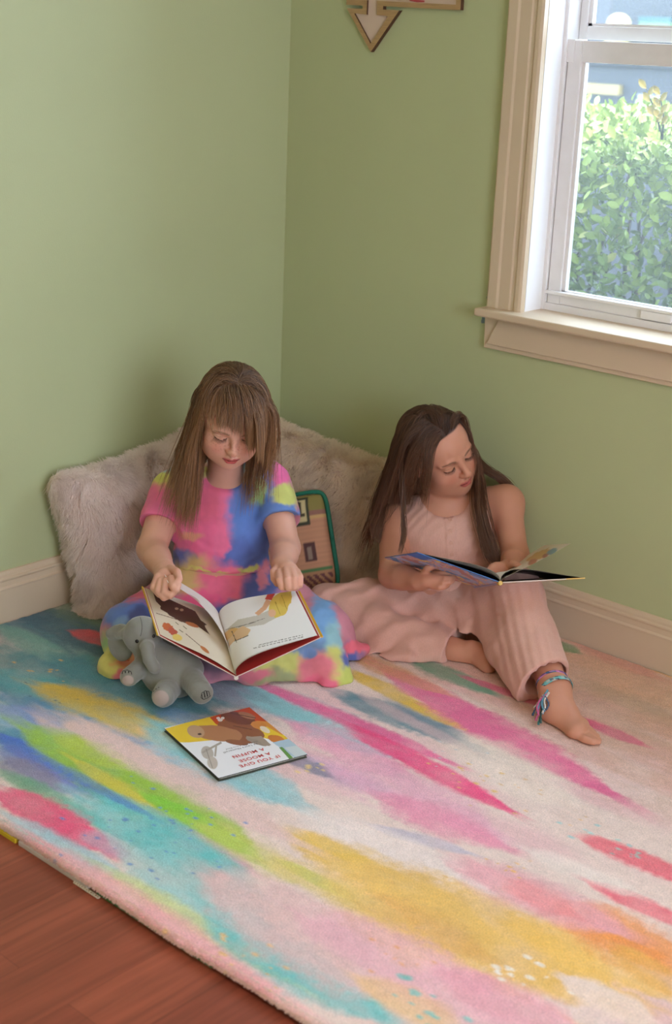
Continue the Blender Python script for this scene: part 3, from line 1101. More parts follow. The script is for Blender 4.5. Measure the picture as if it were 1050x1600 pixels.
def add_head(F, c, R, s=1.0, full=True):
    """skull, face, eyes with lowered lids, nose, lips, ears"""
    X = lambda x, y, z: np.asarray(c) + R @ (np.array([x, y, z]) * s)

    def ell(p, r, k, mode='add', B=None):
        F.ell(X(*p), np.array(r) * s, k * s, R if B is None else R @ B, mode)

    def cap(pts, rad, k, mode='add'):
        F.cap([X(*p) for p in pts], np.array(rad) * s, k * s, mode)
    ell((0, 0.030, -0.014), (0.0705, 0.074, 0.088), 0.01)
    ell((0, -0.030, 0.020), (0.0565, 0.066, 0.060), 0.035)
    ell((0, 0.036, 0.030), (0.058, 0.046, 0.052), 0.03)
    ell((0, -0.062, 0.034), (0.040, 0.038, 0.044), 0.03)
    ell((0, -0.090, 0.058), (0.017, 0.013, 0.015), 0.028)
    for sx in (-1, 1):
        ell((sx * 0.036, -0.034, 0.052), (0.024, 0.024, 0.024), 0.024)       # cheek
        ell((sx * 0.034, -0.070, 0.020), (0.024, 0.022, 0.035), 0.03)        # jaw
    if not full:
        return X
    for sx in (-1, 1):
        ell((sx * 0.031, 0.002, 0.096), (0.019, 0.0125, 0.017), 0.016, 'sub')  # eye socket
        ell((sx * 0.0305, -0.001, 0.0675), (0.0145, 0.0125, 0.0125), 0.004)  # eyeball under its lid
        cap([(sx * 0.018, 0.0155, 0.081), (sx * 0.034, 0.019, 0.0785), (sx * 0.047, 0.014, 0.068)], [0.0045, 0.0050, 0.0035], 0.014)  # brow ridge
        # upper lid edge
        cap([(sx * 0.0195, -0.0035, 0.0765), (sx * 0.030, -0.0062, 0.0810), (sx * 0.042, -0.0040, 0.0745)], [0.0018, 0.0022, 0.0016], 0.003)
    cap([(0, 0.012, 0.079), (0, -0.008, 0.0885), (0, -0.026, 0.0985)], [0.0065, 0.0062, 0.0078], 0.012)
    ell((0, -0.0285, 0.0990), (0.0090, 0.0082, 0.0082), 0.008)
    for sx in (-1, 1):
        ell((sx * 0.0095, -0.0315, 0.0895), (0.0066, 0.0060, 0.0085), 0.006)
        ell((sx * 0.0052, -0.0372, 0.0965), (0.0026, 0.0022, 0.0034), 0.002, 'sub')
    cap([(0, -0.040, 0.090), (0, -0.047, 0.0895)], [0.0028, 0.0035], 0.008)
    cap([(-0.0205, -0.0585, 0.0775), (-0.009, -0.0540, 0.0865), (0, -0.0552, 0.0885), (0.009, -0.0540, 0.0865), (0.0205, -0.0585, 0.0775)],
        [0.0022, 0.0042, 0.0040, 0.0042, 0.0022], 0.005)
    cap([(-0.0165, -0.0600, 0.0780), (-0.007, -0.0650, 0.0850), (0.007, -0.0650, 0.0850), (0.0165, -0.0600, 0.0780)],
        [0.0025, 0.0050, 0.0050, 0.0025], 0.004)
    cap([(-0.019, -0.0587, 0.0830), (0, -0.0597, 0.0925), (0.019, -0.0587, 0.0830)], [0.0006, 0.0011, 0.0006], 0.002, 'sub')
    for sx in (-1, 1):
        B = np.array([[math.cos(0.35 * sx), 0, math.sin(0.35 * sx)], [0, 1, 0], [-math.sin(0.35 * sx), 0, math.cos(0.35 * sx)]])
        ell((sx * 0.0715, -0.006, -0.006), (0.0065, 0.029, 0.017), 0.008, 'add', B)
        ell((sx * 0.0775, -0.004, -0.002), (0.004, 0.019, 0.010), 0.004, 'sub', B)
    return X


def face_colour(P, c, R, s, col, hairc, skin):
    """lips, cheeks, brows, lash line and scalp of a head"""
    q = ((P - c) @ R) / s
    x, y, z = q[:, 0], q[:, 1], q[:, 2]
    ax = np.abs(x)
    f = z > 0.02

    def mix(m, cc):
        col[:] = col + (np.array(cc) - col) * np.clip(m, 0, 1)[:, None]
    mix(np.where(f, np.exp(-((ax - 0.036) ** 2 / 0.017 ** 2 + (y + 0.032) ** 2 / 0.016 ** 2)), 0) * 0.5, skin['blush'])
    mix(np.where(f, np.exp(-(ax ** 2 / 0.010 ** 2 + (y + 0.030) ** 2 / 0.008 ** 2)), 0) * 0.28, skin['blush'])
    frk = sstep(0.62, 0.75, vnoise(P * 420, 77)) * np.exp(-(y + 0.02) ** 2 / 0.02 ** 2) * f
    mix(frk * skin.get('freckle', 0), skin['dark'])
    # lips
    up = (1 - sstep(0.75, 1.05, np.sqrt((ax / 0.0215) ** 2 + ((y + 0.0585) / (0.0085 - 0.0025 * np.exp(-(ax / 0.004) ** 2))) ** 2))) * (y > -0.0592)
    lo = (1 - sstep(0.75, 1.05, np.sqrt((ax / 0.019) ** 2 + ((y + 0.0592) / 0.0112) ** 2))) * (y <= -0.0592)
    mix((up + lo) * (z > 0.066), skin['lip'])
    mix((np.abs(y + 0.0592 + ax * 0.02) < 0.0012) * (ax < 0.019) * (z > 0.066) * 0.85, skin['mouth'])
    # eyebrows
    t = (ax - 0.031) / 0.017
    yb = 0.0195 - 0.0045 * t ** 2 + 0.001 * t
    mix((1 - sstep(0.4, 1.0, np.abs(y - yb) / (0.0028 * np.clip(1.2 - 0.45 * t, 0.3, 1.5)))) * (np.abs(t) < 1.0) * (z > 0.05) * 0.8, skin['brow'])
    # lid crease and lash line
    t = (ax - 0.0305) / 0.0135
    yl = -0.0062 + 0.0030 * t ** 2
    mix((np.abs(y - yl) < 0.0016) * (np.abs(t) < 1.05) * (z > 0.055) * 0.95, skin['lash'])
    mix((np.abs(y - yl - 0.009 + 0.003 * t ** 2) < 0.0011) * (np.abs(t) < 0.95) * (z > 0.055) * 0.35, skin['dark'])
    mix((1 - sstep(0.5, 1.0, np.sqrt(t ** 2 + ((y - yl - 0.003) / 0.008) ** 2))) * (z > 0.05) * 0.18, skin['dark'])
    # nostrils
    mix(np.exp(-(((ax - 0.0052) / 0.0028) ** 2 + ((y + 0.0370) / 0.0022) ** 2)) * (z > 0.085) * 0.9, skin['mouth'])
    # scalp, under the hair
    mix(sstep(0, 0.006, hairline(q)) * 1.0, hairc)
    return col


def hairline(q):
    """> 0 where hair grows, in head coordinates (metres above the line)"""
    x, y, z = q[:, 0], q[:, 1], q[:, 2] + 0.01
    phi = np.degrees(np.arctan2(np.abs(x), z))
    el = np.interp(phi, [0, 35, 60, 78, 92, 110, 140, 180], [41, 39, 31, 8, -6, -28, -44, -46])
    return y - 0.012 - np.tan(np.radians(np.clip(el, -60, 60))) * np.hypot(x, z) * 0.98


def hair_strands(coll, headF, c, R, s, n, part, rule, seed, clumpn=260, steps=34, rad=0.00045, dark=0.25, tint=((90, 66, 50), (150, 115, 85)), trim=None):
    """grow n strands from the scalp: combed off the parting, then falling under gravity over the shoulders.
    rule(q) -> (length, initial direction) for roots in head coordinates"""
    r_ = np.random.default_rng(seed)
    m = 0
    Q = np.zeros((0, 3))
    while len(Q) < n:
        d = r_.normal(size=(n * 3, 3))
        d /= np.linalg.norm(d, axis=1)[:, None]
        Q0 = np.array([0, 0.02, -0.01]) + d * 0.10
        Q = np.concatenate([Q, Q0[hairline(Q0) > 0.004]])
    Q = Q[:n]
    o = np.array([0, 0.02, -0.01])
    P = np.asarray(c) + (Q * s) @ R.T
    cen = np.asarray(c) + R @ (o * s)
    for _ in range(12):
        dist = headF.eval(P)
        dr = P - cen
        P = P - dr / np.linalg.norm(dr, axis=1)[:, None] * dist[:, None]
    Q = ((P - c) @ R) / s
    ln, d0, bias = rule(Q, r_)
    d = d0 @ R.T
    lay = r_.uniform(0.0015, 0.011, n)
    clid = r_.integers(0, clumpn, n)
    # clumps: each strand follows the nearest of a few lead roots
    lead = Q[r_.choice(n, clumpn, replace=False)]
    clid = np.argmin(((Q[:, None] - lead[None]) ** 2).sum(-1), 1)
    coff = r_.normal(0, 1, (clumpn, 3))
    g = np.array([0, 0, -1.0])
    pts = [P.copy()]
    seg = ln / (steps - 1)
    p = P.copy()
    for i in range(1, steps):
        t = i / (steps - 1)
        trav = seg * i
        stiff = np.clip(1 - trav / 0.13, 0.0, 1)[:, None] * 0.5 + 0.40
        d = d * stiff + g * (1 - stiff) * (0.35 + 0.9 * np.clip(trav / 0.10, 0, 1))[:, None]
        d = d + coff[clid] * 0.026 + r_.normal(0, 0.012, (n, 3)) + bias * (0.10 * sstep(0.06, 0.14, trav))[:, None]
        d /= np.linalg.norm(d, axis=1)[:, None]
        p = p + d * seg[:, None]
        for it in range(2):
            dist = coll.eval(p)
            need = lay * min(1, 0.15 + 4 * t) + 0.0008 - dist
            k = np.nonzero(need > 0)[0]
            if len(k):
                gr = coll.grad(p[k])
                p[k] += gr * np.minimum(need[k], 0.02)[:, None]
                if it == 0:
                    dn = (d[k] * gr).sum(1)
                    d[k] -= gr * np.minimum(dn, 0)[:, None] * 0.9
        p[:, 2] = np.maximum(p[:, 2], 0.01)
        pts.append(p.copy())
    S = np.stack(pts, 1)
    if trim is not None:                            # cut strands where they pass a line on the face
        loc = ((S - c) @ R) / s
        fr = np.clip(trim(loc, Q, r_), 0.03, 1.0) * (steps - 1)
        idx = np.linspace(0, 1, steps)[None] * fr[:, None]
        i0 = np.minimum(idx.astype(int), steps - 2)
        w = (idx - i0)[..., None]
        ar = np.arange(n)[:, None]
        S = S[ar, i0] * (1 - w) + S[ar, i0 + 1] * w
    # gather the ends of each lock a little
    for cl in range(clumpn):
        k = np.nonzero(clid == cl)[0]
        if len(k) > 2:
            mean = S[k].mean(0)
            wt = np.linspace(0, 1, steps) ** 1.3 * 0.35
            sp = np.linalg.norm(S[k] - mean, axis=2)
            keep = (sp < 0.05)[..., None]
            S[k] += np.where(keep, (mean - S[k]) * wt[None, :, None], 0)
    a, b = np.array(srgb(*tint[0])), np.array(srgb(*tint[1]))
    base = r_.uniform(0, 1, n) * 0.6 + r_.uniform(0, 1, clumpn)[clid] * 0.4
    T = np.linspace(0, 1, steps)
    mixv = np.clip(base[:, None] * 0.75 + T[None] * 0.45 - 0.15, 0, 1)
    cols = a + (b - a) * mixv[..., None]
    radius = rad * (1 - 0.75 * T ** 3)
    return S, np.broadcast_to(radius, (n, steps)), cols


SKIN = mat('skin', rough=0.5, attr='Col', sss=0.12, sss_scale=0.006, bump=0.06, bscale=700, bdist=0.0006, spec=0.35)
HAIR = mat('hair_strand', rough=0.42, attr='Col', spec=0.45)
LASH = mat('eyelash', srgb(38, 26, 22), 0.7)
NAIL = mat('nail', srgb(222, 168, 152), 0.35)


def lashes(name, c, R, s, parent, tone):
    X = lambda x, y, z: np.asarray(c) + R @ (np.array([x, y, z]) * s)
    for sx in (-1, 1):
        mb = MB()
        for t in np.linspace(-0.95, 1.0, 17):
            x0 = 0.0305 + 0.0135 * t
            y0 = -0.0066 + 0.0030 * t * t
            z0 = 0.0822 - 0.0065 * t * t - 0.0012 * t
            mb.tube([X(sx * x0, y0, z0), X(sx * (x0 + 0.001 + 0.0012 * t), y0 - 0.0034, z0 + 0.0024), X(sx * (x0 + 0.0016 + 0.0022 * t), y0 - 0.0056, z0 + 0.0048)],
                    [0.0005, 0.0004, 0.0001], 4)
        mb.build(name, tone, parent)


def fingers(F, chains, k=0.004):
    for pts, r0, r1 in chains:
        pts = [at(*p) for p in pts]
        F.cap(pts, np.linspace(r0, r1, len(pts)), k)


def px_of(P):
    v = P - CAM
    D = v @ FWD
    return np.stack([v @ RIGHT / D * 2222.2 + 525, v @ DOWN / D * 2222.2 + 800], -1)


def tie_dye(blobs, base, seed):
    """dye given as soft blobs (px, py, rx, ry, colour); laid on the cloth in the plane facing the photographer"""
    def fn(P):
        v = P - CAM
        D = v @ FWD
        u = np.stack([(v @ RIGHT) / D * 2222.2 + 525, (v @ DOWN) / D * 2222.2 + 800], -1)
        w1 = np.stack([fbm(P * 22, seed), fbm(P * 22, seed + 5)], -1) * 13 + np.stack([fbm(P * 75, seed + 9), fbm(P * 75, seed + 12)], -1) * 5
        u = u + w1
        c = np.tile(np.array(srgb(*base)), (len(P), 1))
        for (x, y, rx, ry, col, *rest) in blobs:
            e = np.sqrt(((u[:, 0] - x) / rx) ** 2 + ((u[:, 1] - y) / ry) ** 2)
            m = 1 - sstep(0.62, 1.18, e)
            cc_ = np.array(srgb(*col)) * 0.86 + 0.14 * np.array(srgb(236, 214, 208)) * (0.6 + 0.4 * np.mean(col) / 255)
            c += (cc_ - c) * m[:, None]
        return np.clip(c * (1 + 0.12 * fbm(P * 55, seed + 20)[:, None]), 0.005, 0.95)
    return fn


# ---------------------------------------------------------------- the girl in the tie-dye dress
H1C, H1R = at(362.5, 649, 3.22), head_frame(math.radians(12.4), math.radians(43.6), math.radians(-2.8))
g1 = Field()
X1 = add_head(g1, H1C, H1R)
heads1 = Field()
add_head(heads1, H1C, H1R, 1.0, False)
UPZ = np.array([0, 0, 1.0])
g1.cap([X1(0, -0.045, -0.036), at(350, 772, 3.445)], [0.041, 0.044], 0.03)


def torso_ell(F, p, w, h, dp, k, lean=0.0, yaw=0.0):
    out = np.array([-FWD[0], -FWD[1], 0])
    out /= np.linalg.norm(out)
    up = UPZ + out * lean
    up /= np.linalg.norm(up)
    R = frame_of(up, out + yaw * RIGHT)
    F.ell(p, (w, h, dp), k, R)
    return R


def body1(F, g=0.0):
    """torso and upper arms, grown by g for the dress"""
    torso_ell(F, at(347, 800, 3.46), 0.118 + g, 0.085 + g, 0.068 + g, 0.05, 0.25)
    torso_ell(F, at(346, 855, 3.47), 0.108 + g, 0.105 + g, 0.076 + g, 0.05, 0.2)
    torso_ell(F, at(344, 915, 3.50), 0.118 + g, 0.10 + g, 0.088 + g, 0.05, 0.1)


body1(g1)
torso_ell(g1, at(345, 950, 3.53), 0.135, 0.085, 0.10, 0.05)
SHL, SHR = at(268, 768, 3.455), at(424, 758, 3.455)
ELL, ELR = at(237, 858, 3.36), at(446, 856, 3.36)
WRL, WRR = at(258, 893, 3.245), at(441, 884, 3.245)
for sh, el, wr in ((SHL, ELL, WRL), (SHR, ELR, WRR)):
    g1.cap([sh, (sh + el) / 2, el], [0.041, 0.0385, 0.034], 0.03)
    g1.cap([el, el * 0.6 + wr * 0.4, wr], [0.034, 0.0345, 0.0225], 0.012)
# hidden legs, crossed under the skirt
KNL, KNR = at(208, 990, 3.36), at(508, 985, 3.385)
g1.cap([at(312, 955, 3.53), KNL], [0.075, 0.05], 0.04)
g1.cap([at(385, 955, 3.53), KNR], [0.075, 0.05], 0.04)
g1.cap([KNL, at(395, 1038, 3.30)], [0.046, 0.03], 0.02)
g1.cap([KNR, at(330, 1030, 3.30)], [0.046, 0.03], 0.02)
# left-hand side of the picture: hand pinching the page it turns
g1.cap([WRL, at(258, 905, 3.215), at(259, 915, 3.20)], [0.023, 0.027, 0.022], 0.012, flat=(FWD, 0.8))
fingers(g1, [
    ([(246, 902, 3.20), (240, 918, 3.185), (249, 929, 3.178), (259, 926, 3.180)], 0.0092, 0.0070),
    ([(251, 908, 3.190), (247, 924, 3.172), (256, 934, 3.166), (266, 930, 3.170)], 0.0094, 0.0072),
    ([(259, 908, 3.184), (257, 925, 3.164), (266, 931, 3.160), (273, 925, 3.166)], 0.0092, 0.0070),
    ([(267, 904, 3.184), (270, 917, 3.162), (276, 922, 3.160), (279, 914, 3.166)], 0.0088, 0.0068),
    ([(266, 888, 3.215), (277, 894, 3.186), (280, 905, 3.172), (274, 913, 3.166)], 0.0098, 0.0072)])
# right-hand side: fist resting on the top of the page, knuckles up
g1.cap([WRR, at(449, 894, 3.215), at(452, 900, 3.20)], [0.023, 0.026, 0.023], 0.012)
fingers(g1, [
    ([(436, 895, 3.195), (437, 906, 3.165), (440, 917, 3.165), (446, 918, 3.18)], 0.0092, 0.0070),
    ([(447, 892, 3.190), (449, 905, 3.158), (450, 918, 3.158), (455, 919, 3.175)], 0.0096, 0.0072),
    ([(456, 892, 3.190), (460, 904, 3.160), (460, 917, 3.160), (463, 918, 3.176)], 0.0094, 0.0070),
    ([(464, 893, 3.197), (469, 902, 3.172), (469, 913, 3.172), (469, 915, 3.185)], 0.0084, 0.0064),
    ([(436, 886, 3.225), (428, 893, 3.205), (428, 904, 3.195), (433, 912, 3.19)], 0.0098, 0.0074)])
g1.plane((0, 0, 0.004), (0, 0, -1), 0.004)
SK1 = {'blush': srgb(214, 128, 112), 'dark': srgb(160, 102, 82), 'lip': srgb(188, 88, 88), 'mouth': srgb(92, 36, 36),
       'brow': srgb(134, 98, 74), 'lash': srgb(62, 42, 36), 'freckle': 0.35}


def skin1(P):
    c = np.tile(np.array(srgb(218, 164, 142)), (len(P), 1))
    c *= 1 + 0.05 * fbm(P * 40, 61)[:, None]
    return face_colour(P, H1C, H1R, 1.0, c, srgb(104, 78, 60), SK1)


G1BASE = at(345, 975, 3.53)
G1BASE[2] = 0.004
lo, hi = g1.bounds(0.02)
girl1 = sdf_object('person', g1, 0.0024, SKIN, None, skin1, lo, hi, origin=G1BASE)
tag(girl1, 'girl in a tie-dye dress sitting cross-legged, looking down at an open picture book', 'person')

# her dress: bodice and sleeves, then the skirt spread over the crossed legs
bod = Field()
body1(bod, 0.006)
bod.cap([at(300, 752, 3.45), at(347, 765, 3.46), at(396, 748, 3.45)], [0.046, 0.052, 0.046], 0.04)
for sh, el in ((SHL, ELL), (SHR, ELR)):
    mid = sh * 0.48 + el * 0.52
    bod.cap([sh + (sh - el) * 0.02, mid], [0.050, 0.053], 0.03)
    dr = (el - sh) / np.linalg.norm(el - sh)
    cut = sh + (el - sh) * 0.50
    bod.ell(cut + dr * 0.055, (0.075, 0.075, 0.050), 0.004, frame_of(np.cross(dr, (1, 0, 0.2)), dr), 'sub')
bod.cap([at(304, 752, 3.445), at(350, 776, 3.41), at(400, 749, 3.445)], [0.046, 0.050, 0.046], 0.04)
# neck opening
bod.ell(at(356, 730, 3.37), (0.062, 0.044, 0.090), 0.008, frame_of(UPZ + 0.3 * np.array([0.67, -0.74, 0]), -FWD), 'sub')
bod.plane(at(345, 893, 3.42), (0.10, -0.12, -1), 0.004)


def bod_post(P, d):
    f = fbm(P * (26, 26, 20), 71) * 0.0030 + np.sin(P[:, 2] * 130 + fbm(P * 14, 72) * 9) * 0.0012 * sstep(0.28, 0.16, P[:, 2])
    return d + f


bod.post = bod_post
DYE = tie_dye([
    (262, 790, 60, 60, (236, 92, 150)), (255, 745, 26, 22, (214, 210, 92)), (268, 722, 22, 22, (84, 128, 200)),
    (305, 800, 52, 75, (240, 92, 150)), (330, 850, 40, 45, (240, 88, 146)), (330, 780, 40, 40, (242, 96, 140)), (352, 800, 16, 60, (240, 98, 150)), (300, 735, 40, 14, (208, 200, 110)),
    (395, 800, 42, 95, (50, 118, 205)), (400, 860, 40, 50, (56, 116, 205)), (375, 740, 24, 16, (96, 170, 200)), (372, 880, 35, 40, (48, 100, 190)), (262, 850, 10, 45, (40, 78, 150)),
    (270, 870, 22, 16, (92, 100, 180)), (290, 885, 20, 20, (60, 96, 180)), (345, 848, 13, 30, (240, 96, 150)),
    (403, 768, 14, 24, (150, 195, 110)), (396, 745, 18, 10, (80, 160, 190)), (414, 720, 14, 30, (60, 110, 200)), (300, 838, 18, 12, (232, 150, 120)),
    (440, 735, 18, 42, (240, 88, 160)), (446, 776, 26, 18, (200, 205, 96)), (445, 797, 34, 11, (62, 122, 200)),
    # skirt
    (310, 905, 45, 34, (206, 172, 96)), (350, 906, 48, 28, (236, 88, 138)), (315, 940, 50, 20, (240, 74, 140)), (385, 905, 36, 22, (235, 96, 130)), (318, 893, 40, 3, (210, 200, 90)),
    (405, 930, 34, 40, (34, 78, 160)), (370, 955, 44, 24, (46, 96, 190)), (425, 905, 14, 30, (50, 80, 150)), (398, 888, 22, 5, (190, 200, 90)), (415, 898, 12, 22, (210, 110, 130)),
    (235, 940, 50, 16, (222, 84, 120)), (205, 962, 60, 26, (62, 116, 205)), (200, 985, 26, 20, (120, 170, 225)), (225, 970, 26, 24, (34, 72, 140)),
    (170, 1010, 24, 26, (150, 190, 130)), (178, 1030, 40, 20, (216, 206, 96)), (205, 1035, 36, 16, (232, 130, 84)), (185, 1062, 46, 16, (232, 110, 120)), (165, 1048, 9, 20, (214, 206, 100)),
    (330, 1010, 60, 50, (90, 60, 90)),
    (470, 1005, 60, 40, (84, 128, 170)), (505, 965, 26, 40, (92, 160, 215)), (520, 1000, 18, 34, (130, 190, 200)),
    (460, 1040, 70, 24, (196, 196, 86)), (430, 1062, 46, 14, (150, 160, 100)), (520, 1045, 22, 40, (206, 208, 92)), (490, 1050, 34, 34, (232, 112, 130)), (500, 1075, 46, 14, (238, 92, 130)), (400, 1055, 30, 12, (220, 100, 120)),
    (548, 1030, 22, 30, (46, 84, 170)), (540, 1065, 12, 22, (190, 205, 80)), (560, 1012, 28, 13, (236, 92, 120)), (480, 1020, 14, 12, (88, 132, 190)),
], (206, 136, 150), 81)
CLOTH = mat('tie_dye_jersey', rough=0.75, attr='Col', bump=0.12, bscale=900, bdist=0.0008, spec=0.25, sheen=0.1)
lo, hi = bod.bounds(0.01)
bodice = sdf_object('dress_bodice', bod, 0.0028, CLOTH, girl1, DYE, lo, hi)
# a narrow hem band round each sleeve and the neck is part of the bodice; the seam at the waist is where the skirt starts
sk = Field()
torso_ell(sk, at(344, 903, 3.50), 0.129, 0.080, 0.100, 0.03, 0.1)
torso_ell(sk, at(345, 945, 3.50), 0.15, 0.085, 0.12, 0.05)
sk.cap([at(305, 950, 3.50), at(255, 955, 3.44), at(206, 982, 3.345)], [0.085, 0.070, 0.062], 0.06)
sk.cap([at(385, 950, 3.50), at(450, 955, 3.46), at(500, 985, 3.385)], [0.085, 0.072, 0.062], 0.06)
sk.cap([at(200, 995, 3.33), at(300, 1035, 3.27), at(395, 1045, 3.25)], [0.058, 0.048, 0.042], 0.06)
sk.cap([at(505, 995, 3.36), at(430, 1035, 3.27), at(330, 1045, 3.26)], [0.058, 0.048, 0.042], 0.06)
# hem lying on the rug
sk.cap([at(176, 1040, 3.25), at(186, 1052, 3.215), at(240, 1050, 3.25)], [0.030, 0.022, 0.03], 0.035)
sk.cap([at(505, 1020, 3.30), at(520, 1062, 3.235), at(508, 1076, 3.22)], [0.040, 0.024, 0.014], 0.03)
sk.cap([at(505, 1050, 3.26), at(450, 1060, 3.24), at(390, 1052, 3.26)], [0.03, 0.022, 0.03], 0.03)
sk.cap([at(520, 1010, 3.36), at(550, 1022, 3.35), at(568, 1015, 3.385)], [0.045, 0.024, 0.012], 0.03)
sk.cap([at(525, 1040, 3.29), at(540, 1062, 3.25)], [0.03, 0.014], 0.02)
sk.ell(at(345, 960, 3.43), (0.12, 0.05, 0.08), 0.05, frame_of(UPZ, -FWD))


def sk_post(P, d):
    q = P - at(345, 930, 3.5)
    r = np.hypot(q[:, 0], q[:, 1])
    ang = np.arctan2(q @ RIGHT, -(q @ FWD))
    f = np.sin(ang * 13 + fbm(P * 7, 91) * 5) * 0.0040 * sstep(0.08, 0.25, r) + fbm(P * 17, 93) * 0.006
    return d + f - 0.001


sk.post = sk_post
sk.plane((0, 0, 0.003), (0, 0, -1), 0.003)
sk.plane(at(345, 878, 3.42), (-0.10, 0.12, 1), 0.004)
lo, hi = sk.bounds(0.012)
skirt = sdf_object('dress_skirt', sk, 0.0032, CLOTH, girl1, DYE, lo, hi)

# her hair: light brown, fringe swept to one side, lengths over both shoulders
coll1 = Field()
coll1.p = [p for p in heads1.p] + [p for p in bod.p if p[4] == 'add'] + [g1.p[-1]][:0]
coll1.cap([X1(0, -0.045, -0.030), at(350, 775, 3.435)], [0.043, 0.050], 0.03)
coll1.cap([SHL, ELL, WRL], [0.044, 0.038, 0.025], 0.02)
coll1.cap([SHR, ELR, WRR], [0.044, 0.038, 0.025], 0.02)


def rule1(Q, r_):
    n = len(Q)
    nrm = (Q - np.array([0, 0.02, -0.01]))
    nrm /= np.linalg.norm(nrm, axis=1)[:, None]
    top = np.array([0.004, 0.115, -0.005])
    away = Q - top
    away[:, 0] *= 1.25
    d = away - nrm * (away * nrm).sum(1)[:, None]
    d /= np.linalg.norm(d, axis=1)[:, None] + 1e-6
    fringe = is_fringe(Q)
    front = (Q[:, 2] > -0.02) & ~fringe
    # sides go out and back, the fringe comes forward and leans to one side
    d = np.where(front[:, None], d + np.stack([np.sign(Q[:, 0]) * 0.5, np.full(n, -0.3), np.full(n, -1.3)], -1), d)
    d = np.where(fringe[:, None], d * 0.55 + np.stack([0.42 - 0.5 * sstep(-0.015, -0.04, Q[:, 0]), np.full(n, -0.1), np.full(n, 0.9)], -1), d)
    d -= nrm * np.minimum((d * nrm).sum(1), 0)[:, None]
    d /= np.linalg.norm(d, axis=1)[:, None]
    ln = np.where(Q[:, 0] < 0, 0.145 + 0.20 * r_.uniform(0, 1, n) ** 2.0, 0.125 + 0.15 * r_.uniform(0, 1, n) ** 3.0)
    ln = np.where(fringe, 0.17, ln)
    bias = np.where((Q[:, 0] < 0)[:, None], -RIGHT * r_.uniform(0.5, 2.6, n)[:, None] - FWD * r_.uniform(-0.6, 0.6, n)[:, None], RIGHT * r_.uniform(-1.2, 0.2, n)[:, None] + FWD * r_.uniform(0, 2.0, n)[:, None])
    return ln, d, np.where(fringe[:, None], 0, bias)


def is_fringe(Q):
    return (Q[:, 2] > 0.010) & (Q[:, 0] > -0.058) & (Q[:, 0] < 0.044) & (Q[:, 1] > 0.045)


def trim1(loc, Q, r_):
    n, m = loc.shape[:2]
    x, y, z = loc[..., 0], loc[..., 1], loc[..., 2]
    wisp = r_.uniform(size=n)
    yt = 0.050 - 0.046 * sstep(0.0, 0.030, x) - (0.030 * (wisp > 0.9) * r_.uniform(0, 1, n))[:, None] + r_.normal(0, 0.006, n)[:, None]
    below = (y < yt) & (z > 0.02)
    first = np.where(below.any(1), below.argmax(1), m - 1) / (m - 1)
    return np.where(is_fringe(Q), first, 1.0)


S, rd, hc_ = hair_strands(coll1, heads1, H1C, H1R, 1.0, 13000, None, rule1, 5, clumpn=300, steps=30, rad=0.00043,
                          tint=((58, 42, 34), (172, 126, 86)), trim=trim1)
strands('hair', S, rd, HAIR, girl1, hc_)
lashes('eyelashes', H1C, H1R, 1.0, girl1, LASH)

# ---------------------------------------------------------------- the older girl in the jumpsuit
H2C, H2R = at(684.9, 704.8, 3.46), head_frame(math.radians(19.9), math.radians(40.5), math.radians(36.1))
g2 = Field()
X2 = add_head(g2, H2C, H2R)
heads2 = Field()
add_head(heads2, H2C, H2R, 1.0, False)
g2.cap([X2(0, -0.045, -0.030), at(695, 800, 3.555)], [0.043, 0.047], 0.03)


def body2(F, g=0.0):
    torso_ell(F, at(703, 825, 3.545), 0.125 + g, 0.080 + g, 0.064 + g, 0.05, 0.0, 0.15)
    torso_ell(F, at(703, 880, 3.55), 0.108 + g, 0.105 + g, 0.068 + g, 0.05, 0.0, 0.15)
    torso_ell(F, at(697, 935, 3.555), 0.130 + g, 0.09 + g, 0.085 + g, 0.05, 0.0, 0.1)


body2(g2)
S2L, S2R = at(617, 812, 3.55), at(790, 786, 3.515)
E2L, E2R = at(613, 898, 3.46), at(805, 868, 3.44)
W2L, W2R = at(655, 908, 3.36), at(800, 889, 3.365)
g2.cap([at(660, 806, 3.57), S2L], [0.045, 0.042], 0.03)
g2.cap([at(745, 790, 3.545), S2R], [0.045, 0.042], 0.03)
for sh, el, wr in ((S2L, E2L, W2L), (S2R, E2R, W2R)):
    g2.cap([sh, (sh + el) / 2, el], [0.039, 0.0355, 0.032], 0.03)
    g2.cap([el, el * 0.6 + wr * 0.4, wr], [0.033, 0.0325, 0.0225], 0.012)
# hand under the book, fingers across its cover
g2.cap([W2L, at(668, 907, 3.345), at(679, 906, 3.34)], [0.0225, 0.026, 0.023], 0.012, flat=(DOWN, 0.75))
fingers(g2, [
    ([(679, 897, 3.345), (692, 897, 3.335), (701, 897, 3.335), (707, 896, 3.345)], 0.0088, 0.0066),
    ([(681, 903, 3.335), (694, 904, 3.322), (703, 904, 3.322), (709, 902, 3.335)], 0.0090, 0.0068),
    ([(680, 910, 3.33), (692, 911, 3.318), (701, 910, 3.318), (706, 908, 3.33)], 0.0088, 0.0066),
    ([(676, 916, 3.33), (686, 918, 3.318), (694, 917, 3.318), (699, 915, 3.33)], 0.0080, 0.0060),
    ([(662, 897, 3.345), (668, 888, 3.33), (676, 884, 3.33), (682, 883, 3.335)], 0.0096, 0.0072)])
